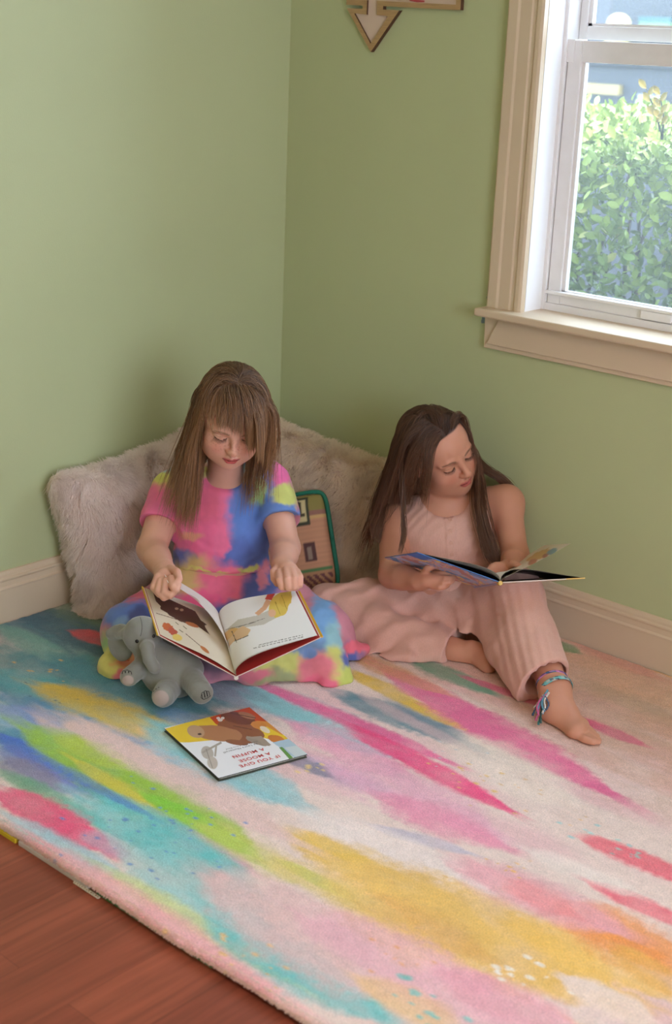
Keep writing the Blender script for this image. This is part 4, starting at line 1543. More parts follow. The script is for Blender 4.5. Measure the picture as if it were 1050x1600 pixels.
# hand on the inside of the book, holding a page
g2.cap([W2R, at(788, 889, 3.36), at(780, 889, 3.35)], [0.022, 0.025, 0.022], 0.012, flat=(DOWN, 0.75))
fingers(g2, [
    ([(786, 884, 3.35), (775, 883, 3.335), (768, 886, 3.33), (766, 891, 3.33)], 0.0088, 0.0066),
    ([(783, 888, 3.345), (771, 888, 3.33), (764, 892, 3.328), (763, 897, 3.33)], 0.0088, 0.0066),
    ([(782, 893, 3.345), (771, 894, 3.33), (765, 898, 3.328), (764, 902, 3.33)], 0.0086, 0.0064),
    ([(784, 897, 3.345), (774, 900, 3.335), (769, 903, 3.332), (768, 906, 3.335)], 0.0078, 0.0060),
    ([(795, 884, 3.345), (800, 880, 3.32), (806, 881, 3.31), (811, 884, 3.31)], 0.0094, 0.0070)])
# her right leg folded on the rug, her left leg bent up and out with the foot flat
HIPL, KN2L, AN2L = at(660, 950, 3.58), at(513, 950, 3.545), at(712, 1018, 3.39)
HIPR, KN2R, AN2R = at(735, 950, 3.57), at(806, 930, 3.36), at(867, 1076, 3.135)
g2.cap([HIPL, KN2L], [0.07, 0.047], 0.03)
g2.cap([KN2L, KN2L * 0.62 + AN2L * 0.38, AN2L], [0.045, 0.044, 0.029], 0.02)
g2.cap([AN2L, at(748, 1024, 3.365), at(762, 1044, 3.325)], [0.028, 0.028, 0.018], 0.018)
g2.ell(at(737, 1010, 3.365), (0.016, 0.016, 0.014), 0.012)
g2.cap([at(752, 1016, 3.355), at(764, 1026, 3.325)], [0.016, 0.013], 0.014)
g2.cap([HIPR, KN2R], [0.07, 0.049], 0.03)
SH2 = KN2R * 0.62 + AN2R * 0.38
g2.cap([KN2R, SH2, AN2R], [0.046, 0.045, 0.0305], 0.02)
# foot, heel to toes
HEEL, BALL = at(863, 1112, 3.095), at(900, 1145, 3.03)
g2.cap([AN2R, at(864, 1098, 3.11), HEEL], [0.0305, 0.030, 0.0245], 0.022)
g2.cap([AN2R + np.array([0, 0, -0.010]), at(889, 1115, 3.08), at(903, 1138, 3.045)], [0.027, 0.0235, 0.0165], 0.022)
g2.cap([HEEL, at(880, 1130, 3.065), BALL], [0.023, 0.0175, 0.0185], 0.02)
g2.cap([BALL, at(911, 1132, 3.06)], [0.0185, 0.013], 0.012)
fingers(g2, [
    ([(902, 1150, 3.025), (914, 1156, 3.005), (925, 1160, 2.998)], 0.0115, 0.0098),
    ([(910, 1147, 3.03), (922, 1154, 3.01), (934, 1160, 3.000)], 0.0088, 0.0074),
    ([(912, 1142, 3.04), (926, 1150, 3.022), (935, 1157, 3.010)], 0.0082, 0.0070),
    ([(913, 1137, 3.05), (926, 1146, 3.032), (933, 1151, 3.022)], 0.0078, 0.0066),
    ([(912, 1132, 3.06), (922, 1140, 3.044), (928, 1145, 3.037)], 0.0074, 0.0062)], 0.0035)
g2.ell(at(853, 1078, 3.115), (0.012, 0.012, 0.012), 0.012)
g2.plane((0, 0, 0.002), (0, 0, -1), 0.004)
SK2 = {'blush': srgb(196, 112, 92), 'dark': srgb(140, 88, 68), 'lip': srgb(184, 92, 86), 'mouth': srgb(96, 42, 38),
       'brow': srgb(96, 66, 50), 'lash': srgb(52, 34, 28)}


def skin2(P):
    c = np.tile(np.array(srgb(200, 141, 115)), (len(P), 1))
    c *= 1 + 0.05 * fbm(P * 40, 63)[:, None]
    return face_colour(P, H2C, H2R, 1.0, c, srgb(70, 46, 36), SK2)


G2BASE = at(697, 965, 3.58)
G2BASE[2] = 0.002
lo, hi = g2.bounds(0.02)
girl2 = sdf_object('person', g2, 0.0024, SKIN, None, skin2, lo, hi, origin=G2BASE)
tag(girl2, 'girl in a pink sleeveless jumpsuit leaning on the wall, barefoot, book on her lap', 'person')

# jumpsuit top: sleeveless, scooped neck, buttoned placket
top = Field()
body2(top, 0.0095)
top.cap([at(648, 800, 3.565), at(700, 822, 3.55), at(768, 784, 3.53)], [0.040, 0.045, 0.040], 0.04)
for sh, el, nx in ((S2L, E2L, -1), (S2R, E2R, 1)):
    ax = (RIGHT * nx + UPZ * 0.12)
    ax /= np.linalg.norm(ax)
    top.ell(sh * 0.93 + el * 0.07 + ax * 0.030, (0.062, 0.085, 0.050), 0.006, frame_of(UPZ + ax * 0.1, ax), 'sub')
top.ell(at(697, 777, 3.49), (0.058, 0.046, 0.085), 0.010, frame_of(UPZ, -FWD), 'sub')


def top_post(P, d):
    v = (P - CAM) @ RIGHT / ((P - CAM) @ FWD) * 2222.2 + 525
    yy = (P - CAM) @ DOWN / ((P - CAM) @ FWD) * 2222.2 + 800
    pl = np.abs(v - (704 + (yy - 830) * 0.06))
    rib = -0.0022 * sstep(8.5, 7.2, pl)
    return d + rib + fbm(P * (24, 24, 18), 101) * 0.0020 + np.sin((v * 0.30 + yy * 0.30) + fbm(P * 11, 103) * 7) * 0.0009


top.post = top_post
top.plane(at(700, 915, 3.5), (0.0, 0.0, -1), 0.004)
LINEN = mat('pink_ribbed_linen', srgb(216, 168, 152), 0.85, noise=0.05, nscale=90, bump=0.35, bscale=150, bdist=0.0012, spec=0.2, sheen=0.2, stretch=(5, 5, 0.6))
lo, hi = top.bounds(0.01)
jtop = sdf_object('jumpsuit_top', top, 0.0028, LINEN, girl2, None, lo, hi)
BTN = mat('pink_button', srgb(214, 165, 146), 0.35)
for bx, by in ((703, 812), (704, 830), (705, 848), (706, 866)):
    P0 = at(bx, by, 3.2)
    dv = (P0 - CAM) / np.linalg.norm(P0 - CAM)
    p = P0.copy()
    for _ in range(60):
        p = p + dv * top.eval(p[None])[0] * 0.8
    nrm = top.grad(p[None])[0]
    Rb = frame_of(UPZ, nrm)
    aa = np.linspace(0, 2 * math.pi, 16, endpoint=False)
    bt = MB()
    bt.prism([(0.0052 * math.cos(t), 0.0052 * math.sin(t)) for t in aa], -0.0015, 0.0016, lambda u, v, q: p + Rb @ np.array([u, v, q]))
    bt.build('button', BTN, jtop, bevel=0.0006)

# trousers: wide legs
tr = Field()
torso_ell(tr, at(697, 935, 3.57), 0.142, 0.085, 0.097, 0.05, 0.0, 0.1)
tr.cap([HIPL, at(585, 948, 3.56), KN2L], [0.085, 0.072, 0.058], 0.04)
tr.cap([KN2L, at(610, 992, 3.45), at(695, 1012, 3.40)], [0.056, 0.056, 0.046], 0.035)
tr.cap([at(540, 985, 3.52), at(600, 1018, 3.42), at(688, 1022, 3.375)], [0.04, 0.032, 0.028], 0.03)
tr.cap([at(570, 1024, 3.42), at(580, 1030, 3.385), at(640, 1028, 3.36)], [0.013, 0.015, 0.018], 0.02)
tr.cap([HIPR, at(770, 940, 3.46), KN2R], [0.088, 0.080, 0.062], 0.05)
PB, PC = at(826, 995, 3.265), at(846, 1050, 3.185)
tr.cap([KN2R, PB, PC, at(856, 1085, 3.14)], [0.060, 0.066, 0.064, 0.06], 0.03)
tr.cap([at(760, 955, 3.46), at(790, 1020, 3.29), at(818, 1072, 3.20)], [0.055, 0.045, 0.026], 0.05)
tr.cap([at(700, 960, 3.50), at(760, 985, 3.42)], [0.06, 0.04], 0.04)


def tr_post(P, d):
    v = P - CAM
    D = v @ FWD
    u = v @ RIGHT / D * 2222.2 + 525
    y = v @ DOWN / D * 2222.2 + 800
    pleat = np.sin(u * 0.42 + (y - 950) * -0.085 + fbm(P * 6, 111) * 1.6) * 0.0008 * sstep(745, 790, u)
    crs = np.sin((u * 0.10 + y * 0.16) + fbm(P * 9, 113) * 6) * 0.0030 * sstep(700, 640, u) + np.sin((u * 0.16 - y * 0.05) + fbm(P * 8, 117) * 5) * 0.0022 * sstep(640, 700, u) * sstep(800, 740, u)
    return d + pleat + crs + fbm(P * 20, 115) * 0.004


tr.post = tr_post
# hems: the far leg ends above the ankle, the near leg at mid calf
hd = (at(700, 1016, 3.39) - at(600, 990, 3.46))
hd /= np.linalg.norm(hd)
HEMC = at(703, 1014, 3.385)
ax2 = AN2R - KN2R
ax2 /= np.linalg.norm(ax2)
HEM2 = at(852, 1062, 3.165)


def hems(P):
    a = (P - HEMC) @ hd
    near = np.linalg.norm(P - HEMC, axis=1) - 0.10
    da = np.maximum(np.maximum(-a, near), P[:, 2] - 0.062)                       # solid to remove beyond the folded leg's hem
    b = (P - HEM2) @ (ax2 + RIGHT * 0.25 - FWD * 0.0)
    nearb = np.linalg.norm(P - HEM2 - ax2 * 0.05, axis=1) - 0.14
    db = np.maximum(-b, nearb)
    # hollow inside the near leg so that the calf shows in a sleeve of cloth
    t = np.clip(((P - PB) @ ax2), -0.02, 0.25)
    q = P - PB - t[:, None] * ax2
    dc = np.maximum(np.sqrt((q ** 2).sum(1)) - 0.050, -(P - HEM2) @ ax2 - 0.05)
    t2 = np.clip((P - HEMC) @ hd, -0.05, 0.1)
    q2 = P - HEMC - t2[:, None] * hd
    dd = np.maximum(np.sqrt((q2 ** 2).sum(1)) - 0.031, -(P - HEMC) @ hd - 0.045)
    return np.minimum(np.minimum(da, db), np.minimum(dc, dd))


tr.custom(hems, at(780, 1030, 3.3), 0.6, 0.003, 'sub')
tr.plane((0, 0, 0.0025), (0, 0, -1), 0.003)
lo, hi = tr.bounds(0.012)
jtr = sdf_object('jumpsuit_trousers', tr, 0.0030, LINEN, girl2, None, lo, hi)

# her hair: dark brown, long and straight, parted in the middle
coll2 = Field()
coll2.p = [p for p in heads2.p] + [p for p in top.p if p[4] == 'add']
coll2.cap([X2(0, -0.045, -0.030), at(695, 800, 3.555)], [0.043, 0.047], 0.03)
coll2.cap([at(660, 806, 3.57), S2L, E2L], [0.046, 0.044, 0.036], 0.03)
coll2.cap([at(745, 790, 3.545), S2R, E2R], [0.046, 0.044, 0.036], 0.03)


def trim2(loc, Q, r_):
    """the left-hand lengths are tucked behind the shoulder, but for one thin lock"""
    n, m = loc.shape[:2]
    u = px_of((loc @ H2R.T + H2C).reshape(-1, 3)).reshape(n, m, 2)
    lock = r_.uniform(size=n) < 0.004
    yend = r_.uniform(765, 797, n)
    hit = (u[..., 0] > 600) & (u[..., 0] < 690) & (u[..., 1] > (yend - np.abs(u[:, -1, 0] - 640) * 0.1)[:, None])
    f = np.where(hit.any(1), hit.argmax(1), m - 1) / (m - 1)
    return np.where((Q[:, 0] <= -0.006) & ~lock, f, 1.0)


def rule2(Q, r_):
    n = len(Q)
    nrm = (Q - np.array([0, 0.02, -0.01]))
    nrm /= np.linalg.norm(nrm, axis=1)[:, None]
    sgn = np.where(Q[:, 0] > -0.006, 1.0, -1.0)
    d = np.stack([sgn * 1.0, np.full(n, -0.45), -0.55 + 0 * Q[:, 0]], -1)
    back = Q[:, 2] < -0.05
    d = np.where(((sgn > 0) & ~back)[:, None], np.stack([0.55 + 0 * sgn, -0.25 + 0 * sgn, -1.25 + 0 * sgn], -1), d)
    d = np.where(back[:, None], d * (0.4, 1.6, 1.0), d)
    d -= nrm * (d * nrm).sum(1)[:, None]
    d += nrm * 0.06
    d /= np.linalg.norm(d, axis=1)[:, None]
    left = Q[:, 0] <= -0.006
    back_r = (~left) & (r_.uniform(size=n) < 0.55)
    bias = np.where(left[:, None], -RIGHT * r_.uniform(0.0, 2.2, n)[:, None] + FWD * r_.uniform(-0.2, 2.4, n)[:, None],
                    np.where(back_r[:, None], RIGHT * 2.2 + FWD * 1.2, RIGHT * r_.uniform(-0.2, 0.5, n)[:, None]))
    return 0.25 + 0.10 * r_.uniform(0, 1, n) ** 1.5, d, bias


S, rd, hc_ = hair_strands(coll2, heads2, H2C, H2R, 1.0, 12000, None, rule2, 9, clumpn=260, steps=36, rad=0.00046,
                          tint=((52, 34, 27), (122, 82, 58)), trim=trim2)


def lock_strands(pts, widths, n, steps, seed):
    """one lock of hair along a lead line"""
    r_ = np.random.default_rng(seed)
    pts = np.array(pts)
    tt = np.linspace(0, 1, len(pts))
    T = np.linspace(0, 1, steps)
    ln_ = np.stack([np.interp(T, tt, pts[:, i]) for i in range(3)], -1)
    for _ in range(4):
        ln_[1:-1] = (ln_[:-2] + 2 * ln_[1:-1] + ln_[2:]) / 4
    w = np.interp(T, np.linspace(0, 1, len(widths)), widths)
    a = r_.normal(0, 0.5, (n, 3)) * (1, 1, 0.4)
    end = r_.uniform(0.72, 1.0, n)
    idx = np.linspace(0, 1, steps)[None] * end[:, None] * (steps - 1)
    i0 = np.minimum(idx.astype(int), steps - 2)
    fr = (idx - i0)[..., None]
    ww = np.interp(idx / (steps - 1), T, w)
    wave = np.sin(idx / (steps - 1) * 7 + a[:, :1] * 3) * 0.0035
    return ln_[i0] * (1 - fr) + ln_[i0 + 1] * fr + a[:, None] * ww[..., None] + wave[..., None] * RIGHT


extra = [lock_strands([at(744, 730, 3.54), at(749, 755, 3.485), at(750, 790, 3.44), at(757, 830, 3.435), at(768, 868, 3.43), at(778, 882, 3.43)], [0.008, 0.013, 0.015, 0.016, 0.015], 800, 36, 21),
         lock_strands([at(735, 712, 3.55), at(758, 733, 3.52), at(780, 745, 3.515), at(797, 763, 3.53), at(804, 790, 3.56)], [0.010, 0.012, 0.012, 0.010, 0.006], 800, 36, 22),
         lock_strands([at(640, 690, 3.42), at(630, 745, 3.40), at(630, 800, 3.41), at(631, 838, 3.41), at(624, 868, 3.40)], [0.006, 0.005, 0.004, 0.003], 150, 36, 23),
         lock_strands([at(612, 740, 3.52), at(598, 780, 3.52), at(588, 815, 3.50), at(588, 850, 3.49)], [0.012, 0.014, 0.012, 0.008], 700, 36, 24)]
ne = sum(len(e) for e in extra)
r_ = np.random.default_rng(31)
mixv = np.clip(r_.uniform(0, 0.6, ne)[:, None] + np.linspace(0, 0.4, 36)[None], 0, 1)[..., None]
hc_ = np.concatenate([hc_, np.array(srgb(52, 34, 27)) + (np.array(srgb(122, 82, 58)) - np.array(srgb(52, 34, 27))) * mixv])
S = np.concatenate([S] + extra)
rd = np.broadcast_to(rd[0], (len(S), 36))
strands('hair', S, rd, HAIR, girl2, hc_)
lashes('eyelashes', H2C, H2R, 1.0, girl2, LASH)

# ------------------------------------------------------------------ woven anklets on the older girl's outstretched leg
WOVEN = mat('woven_thread', rough=0.85, attr='Col', bump=0.4, bscale=1500, bdist=0.0006)


def band(name, c, axis, r, width, cols, period, tilt):
    axis = axis / np.linalg.norm(axis)
    Rb = frame_of(axis + tilt, RIGHT)
    n = 120
    a = np.linspace(0, 2 * math.pi, n, endpoint=False)
    prof = [(-1, 0), (-0.8, 0.9), (0, 1.1), (0.8, 0.9), (1, 0), (0.6, -0.5), (-0.6, -0.5)]
    V = np.zeros((n, len(prof) + 1, 3))
    C_ = np.zeros((n, len(prof) + 1, 3))
    for j, (h, o) in enumerate(prof + prof[:1]):
        rr_ = r + 0.0014 * o
        hh = h * width / 2
        V[:, j] = c + np.stack([np.cos(a) * rr_, a * 0 + hh, np.sin(a) * rr_], -1) @ Rb.T
        ph = (a / (2 * math.pi) * period + np.abs(h) * 0.45) % 1
        C_[:, j] = np.array([srgb(*q) for q in cols])[(ph * len(cols)).astype(int) % len(cols)]
    return grid_mesh(name, V, WOVEN, girl2, C_, True, closed_u=True)


AXL = (SH2 - AN2R)
AXL = AXL / np.linalg.norm(AXL)
band('anklet', AN2R + AXL * 0.020, AXL, 0.0350, 0.0062, [(60, 70, 110), (190, 110, 160), (200, 130, 180), (60, 110, 130)], 5, 0.05 * RIGHT)
band('anklet', AN2R - AXL * 0.003 - FWD * 0.002, AXL, 0.0385, 0.0105, [(190, 180, 170), (110, 180, 180), (110, 180, 180), (70, 55, 75)], 7, -0.08 * RIGHT)
KNOT = at(849, 1086, 3.092)
for i, (dx, dy, col) in enumerate(((-17, 32, (50, 70, 90)), (-12, 40, (190, 90, 130)), (-8, 47, (60, 120, 120)), (-4, 44, (60, 95, 90)), (-14, 20, (200, 190, 180)), (-1, 30, (150, 160, 170)), (-10, 28, (90, 150, 170)))):
    e = at(849 + dx, 1086 + dy, 3.085 - 0.0006 * dy + 0.004 * (i % 3))
    e[2] = max(e[2], 0.006)
    m_ = KNOT * 0.5 + e * 0.5 + RIGHT * (-0.004 + 0.003 * (i % 3)) - FWD * 0.004
    tt = np.linspace(0, 1, 14)[:, None]
    p = (1 - tt) ** 2 * KNOT + 2 * tt * (1 - tt) * m_ + tt ** 2 * e
    p = p + np.sin(tt * 40) * 0.0008 * RIGHT
    MB().tube(p, np.where(np.arange(14) > 11, 0.0026, 0.0019 + 0.0005 * np.sin(np.arange(14) * 2.5)), 7).build('anklet_tie', mat('anklet_thread', srgb(*col), 0.85), girl2, smooth=True)

for i, (pts, col, r) in enumerate((([(856, 1078), (848, 1090), (846, 1102), (851, 1112)], (90, 140, 160), 0.0024), ([(858, 1082), (850, 1094), (852, 1106), (847, 1114)], (206, 196, 186), 0.0022),
                                 ([(854, 1084), (843, 1094), (838, 1106), (842, 1118)], (186, 90, 130), 0.0022), ([(852, 1088), (858, 1100), (853, 1110), (848, 1104)], (70, 84, 110), 0.0020))):
    pp_ = np.array([at(x, y, 3.086 - 0.0007 * (y - 1080)) for x, y in pts])
    tt = np.linspace(0, 1, 20)
    q = np.stack([np.interp(tt, np.linspace(0, 1, 4), pp_[:, k]) for k in range(3)], -1)
    for _ in range(3):
        q[1:-1] = (q[:-2] + 2 * q[1:-1] + q[2:]) / 4
    MB().tube(q, r * (1 + 0.25 * np.sin(tt * 50)), 7).build('anklet_braid', mat('anklet_thread', srgb(*col), 0.85), girl2, smooth=True)

# ------------------------------------------------------------------ the picture book the younger girl reads
PAPER = mat('coated_paper', rough=0.45, attr='Col', spec=0.4)
PAPERW = mat('page_edges', srgb(232, 226, 216), 0.7, noise=0.08, nscale=300)


def slab(name, q, th, nrm, material, parent, bevel=0.001):
    """board through four corners q, th thick towards nrm"""
    q = [np.asarray(p, float) for p in q]
    vs_ = q + [p + nrm * th for p in q]
    return MB().add(vs_, [(3, 2, 1, 0), (4, 5, 6, 7), (0, 1, 5, 4), (1, 2, 6, 5), (2, 3, 7, 6), (3, 0, 4, 7)]).build(name, material, parent, bevel=bevel)


def bil(q, u, v):
    """point of the quad q = (near gutter, near edge, far edge, far gutter)"""
    return (q[0] * (1 - u)[..., None] + q[1] * u[..., None]) * (1 - v)[..., None] + (q[3] * (1 - u)[..., None] + q[2] * u[..., None]) * v[..., None]


def paint(P, base, shapes):
    c = np.tile(np.array(srgb(*base)), (*P.shape[:-1], 1))
    u = px_of(P.reshape(-1, 3)).reshape(*P.shape[:-1], 2)
    for poly, col in shapes:
        c[poly_in(u, poly)] = srgb(*col)
    return c


def blob(cx, cy, rx, ry, rot=0.0, n=24, wob=0.0, seed=0):
    r_ = np.random.default_rng(seed)
    out = []
    for i in range(n):
        a = 2 * math.pi * i / n
        k = 1 + wob * r_.uniform(-1, 1)
        x, y = rx * k * math.cos(a), ry * k * math.sin(a)
        out.append((cx + x * math.cos(rot) - y * math.sin(rot), cy + x * math.sin(rot) + y * math.cos(rot)))
    return out


def line(x0, y0, x1, y1, w):
    d = np.array([x1 - x0, y1 - y0], float)
    n = np.array([-d[1], d[0]]) / (np.linalg.norm(d) + 1e-9) * w / 2
    return [(x0 + n[0], y0 + n[1]), (x1 + n[0], y1 + n[1]), (x1 - n[0], y1 - n[1]), (x0 - n[0], y0 - n[1])]


S0, S1 = at(369, 1057, 3.03), at(344, 966, 3.235)
L0, L1 = at(246, 991, 3.065), at(222, 916, 3.25)
R0, R1 = at(504, 994, 3.01), at(468, 923, 3.205)
bk1 = empty('open_picture_book', (S0 + S1) / 2)
COVY = mat('yellow_book_cover', srgb(228, 178, 52), 0.4)
COVW = mat('white_book_cover', srgb(232, 214, 204), 0.4)
COVR = mat('red_endpaper', srgb(176, 52, 48), 0.5)
nL = np.cross(L0 - S0, S1 - S0)
nL /= np.linalg.norm(nL)
nL *= np.sign(nL[2])
nR = np.cross(R0 - S0, S1 - S0)
nR /= np.linalg.norm(nR)
nR *= np.sign(nR[2])
slab('front_cover', (S0, L0, L1, S1), -0.0028, nL, COVW, bk1)
slab('cover_border', (S0 * 0.012 + L0 * 0.988 - nL * 0.003, L0 * 1.004 - S0 * 0.004 - nL * 0.003, L1 * 1.004 - S1 * 0.004 - nL * 0.003, S1 * 0.012 + L1 * 0.988 - nL * 0.003), 0.0034, nL, COVY, bk1, 0)
slab('front_endpaper', (S0 + nL * 0.0002, S0 * 0.03 + L0 * 0.97 + nL * 0.0002, S1 * 0.03 + L1 * 0.97 + nL * 0.0002, S1 + nL * 0.0002), 0.0006, nL, COVR, bk1, 0)
slab('back_cover', (S0, R0, R1, S1), -0.0028, nR, COVW, bk1)
slab('cover_border', (S0 * 0.02 + R0 * 0.98 - nR * 0.003, R0 * 1.004 - S0 * 0.004 - nR * 0.003, R1 * 1.004 - S1 * 0.004 - nR * 0.003, S1 * 0.02 + R1 * 0.98 - nR * 0.003), 0.0034, nR, COVY, bk1, 0)
slab('back_endpaper', (S0 + nR * 0.0002, S0 * 0.03 + R0 * 0.97 + nR * 0.0002, S1 * 0.03 + R1 * 0.97 + nR * 0.0002, S1 + nR * 0.0002), 0.0006, nR, COVR, bk1, 0)
sp = (S1 - S0) / np.linalg.norm(S1 - S0)
MB().tube([S0 - sp * 0.001 - (nL + nR) * 0.0022, S1 + sp * 0.001 - (nL + nR) * 0.0022], 0.0048, 10).build('spine', mat('white_book_spine', srgb(230, 222, 210), 0.5), bk1, smooth=False)
u_, v_ = np.meshgrid(np.linspace(0, 1, 150), np.linspace(0, 1, 150), indexing='ij')


def leaf(q, nrm, hfun, curl=0.0):
    return bil(q, u_, v_) + nrm * hfun(u_, v_)[..., None]


qL = (S0, S0 * 0.035 + L0 * 0.965 + sp * 0.003, S1 * 0.035 + L1 * 0.965 - sp * 0.003, S1)
PL = leaf(qL, nL, lambda u, v: 0.0012 + 0.010 * np.sin(np.pi * np.clip(u * 1.0, 0, 1)) * (1 - u) ** 0.8 + 0.0012 * (1 - u))
artL = [(blob(285, 962, 38, 9, 0.42, wob=0.12, seed=1), (84, 58, 48)), ([(238, 922), (262, 935), (305, 955), (328, 992), (300, 972), (262, 958), (244, 940)], (84, 58, 48)),
        (blob(276, 951, 3, 2), (190, 160, 130)), (blob(284, 953, 3, 2), (190, 160, 130)),
        (line(244, 958, 300, 975, 1.0), (110, 80, 62)), (blob(300, 976, 11, 3, 0.35), (176, 104, 62)), (line(290, 990, 320, 1015, 1.0), (110, 80, 62)), (blob(320, 1015, 9, 2.6, 0.7), (186, 112, 62)),
        (blob(262, 980, 9, 6, 0.4, wob=0.2, seed=3), (196, 104, 62)), (blob(270, 987, 8, 5, 0.6, wob=0.2, seed=4), (188, 92, 70)), (blob(277, 996, 8, 5, 0.3), (220, 190, 100)),
        (line(274, 972, 279, 976, 1.2), (120, 110, 80)), (line(280, 984, 286, 988, 1.2), (120, 110, 80)), (line(286, 978, 292, 983, 1.2), (120, 110, 80))]
pL = grid_mesh('page', PL, PAPER, bk1, paint(PL, (216, 200, 176), artL))  # base darker and tanner than the right page: its shade is painted in
qR = (S0, S0 * 0.045 + R0 * 0.955 + sp * 0.003, S1 * 0.045 + R1 * 0.955 - sp * 0.003, S1)
hR = lambda u, v: 0.0012 + 0.034 * np.sin(np.pi * np.clip(u, 0, 1) ** 0.62) ** 0.8 * (1 - 0.45 * u) + 0.004 * u
PR = leaf(qR, nR, hR)
artR = [([(348, 1015), (352, 985), (372, 968), (400, 962), (424, 952), (440, 948), (430, 966), (412, 976), (384, 980), (366, 990), (358, 1012)], (206, 200, 188)),
        ([(356, 990), (380, 978), (392, 984), (386, 994), (366, 1002), (358, 1010)], (224, 188, 146)), ([(350, 990), (362, 980), (372, 982), (360, 996), (352, 1004)], (220, 176, 110)),
        ([(398, 958), (410, 948), (416, 936), (424, 940), (416, 952), (404, 962)], (228, 178, 140)),
        (blob(436, 946, 15, 20, 0.5, wob=0.08, seed=7), (228, 200, 98)), (blob(446, 935, 10, 14, 0.3, wob=0.1, seed=8), (222, 190, 88)), (blob(425, 958, 6, 6), (234, 186, 150)),
        ([(414, 936), (426, 912), (434, 908), (432, 924), (424, 938)], (206, 74, 62)), (line(430, 940, 438, 960, 1.0), (180, 150, 60)), (line(440, 930, 448, 952, 1.0), (180, 150, 60)),
        (line(362, 986, 370, 1004, 1.1), (70, 60, 55)), (line(366, 1002, 388, 993, 1.1), (90, 80, 70)), (line(352, 984, 400, 972, 0.8), (120, 112, 104)), (line(372, 980, 414, 966, 0.8), (130, 122, 112))]
# the print at the foot of the page, too small to read, upside down for the viewer
r_ = np.random.default_rng(4)
for row, (xa, ya, xb, yb) in enumerate(((396, 1013.0, 474, 995.0), (404, 1008.0, 473, 992.0))):
    t = 0.0
    while t < 1:
        w = r_.uniform(0.03, 0.075)
        a_, b_ = t, min(1, t + w)
        artR.append((line(xa + (xb - xa) * a_, ya + (yb - ya) * a_, xa + (xb - xa) * b_, ya + (yb - ya) * b_, 1.3), (150, 146, 142)))
        t += w + 0.022
pR = grid_mesh('page', PR, PAPER, bk1, paint(PR, (240, 238, 236), artR))
# block of leaves under the open page, fanning off the red endpaper
for k, f in enumerate((0.95, 0.90)):
    PB_ = bil(qR, u_[::6, ::6], v_[::6, ::6]) + nR * (hR(u_[::6, ::6], v_[::6, ::6]) * f)[..., None]
    grid_mesh('page', PB_, PAPERW, bk1)
# the leaf being turned: from the gutter up to the pinching hand
t = np.linspace(0, 1, 40)


def bez(pts):
    pts = np.array(pts)
    from_ = [math.comb(len(pts) - 1, i) * (1 - t) ** (len(pts) - 1 - i) * t ** i for i in range(len(pts))]
    return sum(b[:, None] * p for b, p in zip(from_, pts))


T0 = bez([S0 + (nL + nR) * 0.002, at(362, 1010, 3.09), at(338, 955, 3.16), at(300, 928, 3.175), at(262, 910, 3.165)])
T1 = bez([S1 + (nL + nR) * 0.002, at(338, 945, 3.235), at(318, 930, 3.235), at(290, 915, 3.225), at(256, 895, 3.20)])
w_ = np.linspace(0, 1, 20)
PT = T0[:, None] * (1 - w_)[None, :, None] + T1[:, None] * w_[None, :, None]
grid_mesh('turning_page', PT, PAPER, bk1, paint(PT, (228, 216, 204), [(blob(300, 935, 14, 4, 0.5), (190, 150, 130))]))
tag(bk1, 'open picture book with yellow cover edges held by the girl in tie-dye', 'book', 'picture books')

# ------------------------------------------------------------------ the picture book on the jumpsuit girl's lap
bS, bE = at(782, 911, 3.215), at(742, 917, 3.40)
bB, bA = at(651, 864, 3.24), at(601, 872, 3.42)
bF, bG = at(914, 904, 3.235), at(868, 907, 3.42)
bk2 = empty('open_picture_book', (bS + bE) / 2)
n2 = np.cross(bB - bS, bE - bS)
n2 /= np.linalg.norm(n2)
n2 *= -np.sign(n2 @ -FWD)
n3 = np.cross(bF - bS, bE - bS)
n3 /= np.linalg.norm(n3)
n3 *= np.sign(n3[2])


def cover_art(P):
    c = np.tile(np.array(srgb(156, 168, 200)), (*P.shape[:-1], 1))
    f = fbm(P.reshape(-1, 3) * (60, 60, 60), 171).reshape(P.shape[:-1])
    g = fbm(P.reshape(-1, 3) * (34, 34, 34), 177).reshape(P.shape[:-1])
    for lo_, col in ((-0.05, (196, 150, 156)), (0.10, (210, 176, 136)), (0.20, (150, 120, 150)), (0.32, (224, 196, 110))):
        c[f > lo_] = srgb(*col)
    c[g > 0.22] = srgb(96, 140, 190)
    c[g < -0.30] = srgb(170, 120, 120)
    c[(u_ > 0.80) & (v_ < 0.3)] = srgb(52, 110, 188)
    return np.minimum(c * 1.3, 0.9)


ux = bil((bS, bB, bA, bE), u_, v_)
fc_ = cover_art(ux)
grid_mesh('front_cover', ux - n2 * 0.0, PAPER, bk2, fc_)
slab('front_board', (bS + n2 * 0.0004, bB + n2 * 0.0004, bA + n2 * 0.0004, bE + n2 * 0.0004), 0.0022, n2, mat('blue_board', srgb(60, 112, 178), 0.4), bk2, 0.0006)
slab('back_cover', (bS, bF, bG, bE), 0.0022, n3, mat('white_board', srgb(226, 214, 200), 0.4), bk2, 0.0006)
slab('cover_corner', (bS * 0.22 + bF * 0.78 - n3 * 0.0002 + (bS - bE) * 0.002, bF + (bF - bS) * 0.002 - n3 * 0.0002 + (bS - bE) * 0.002, bG - n3 * 0.0002, bE * 0.22 + bG * 0.78), 0.0027, n3, mat('yellow_print', srgb(216, 172, 52), 0.4), bk2, 0)
se = (bE - bS) / np.linalg.norm(bE - bS)
MB().tube([bS + se * 0.004, bE + se * 0.001], 0.0032, 10).build('spine', mat('printed_spine', srgb(168, 158, 186), 0.45), bk2)
MB().tube([bS - se * 0.001, bS + se * 0.012], 0.0052, 12).build('spine_end', mat('yellow_spine', srgb(214, 176, 84), 0.45), bk2)
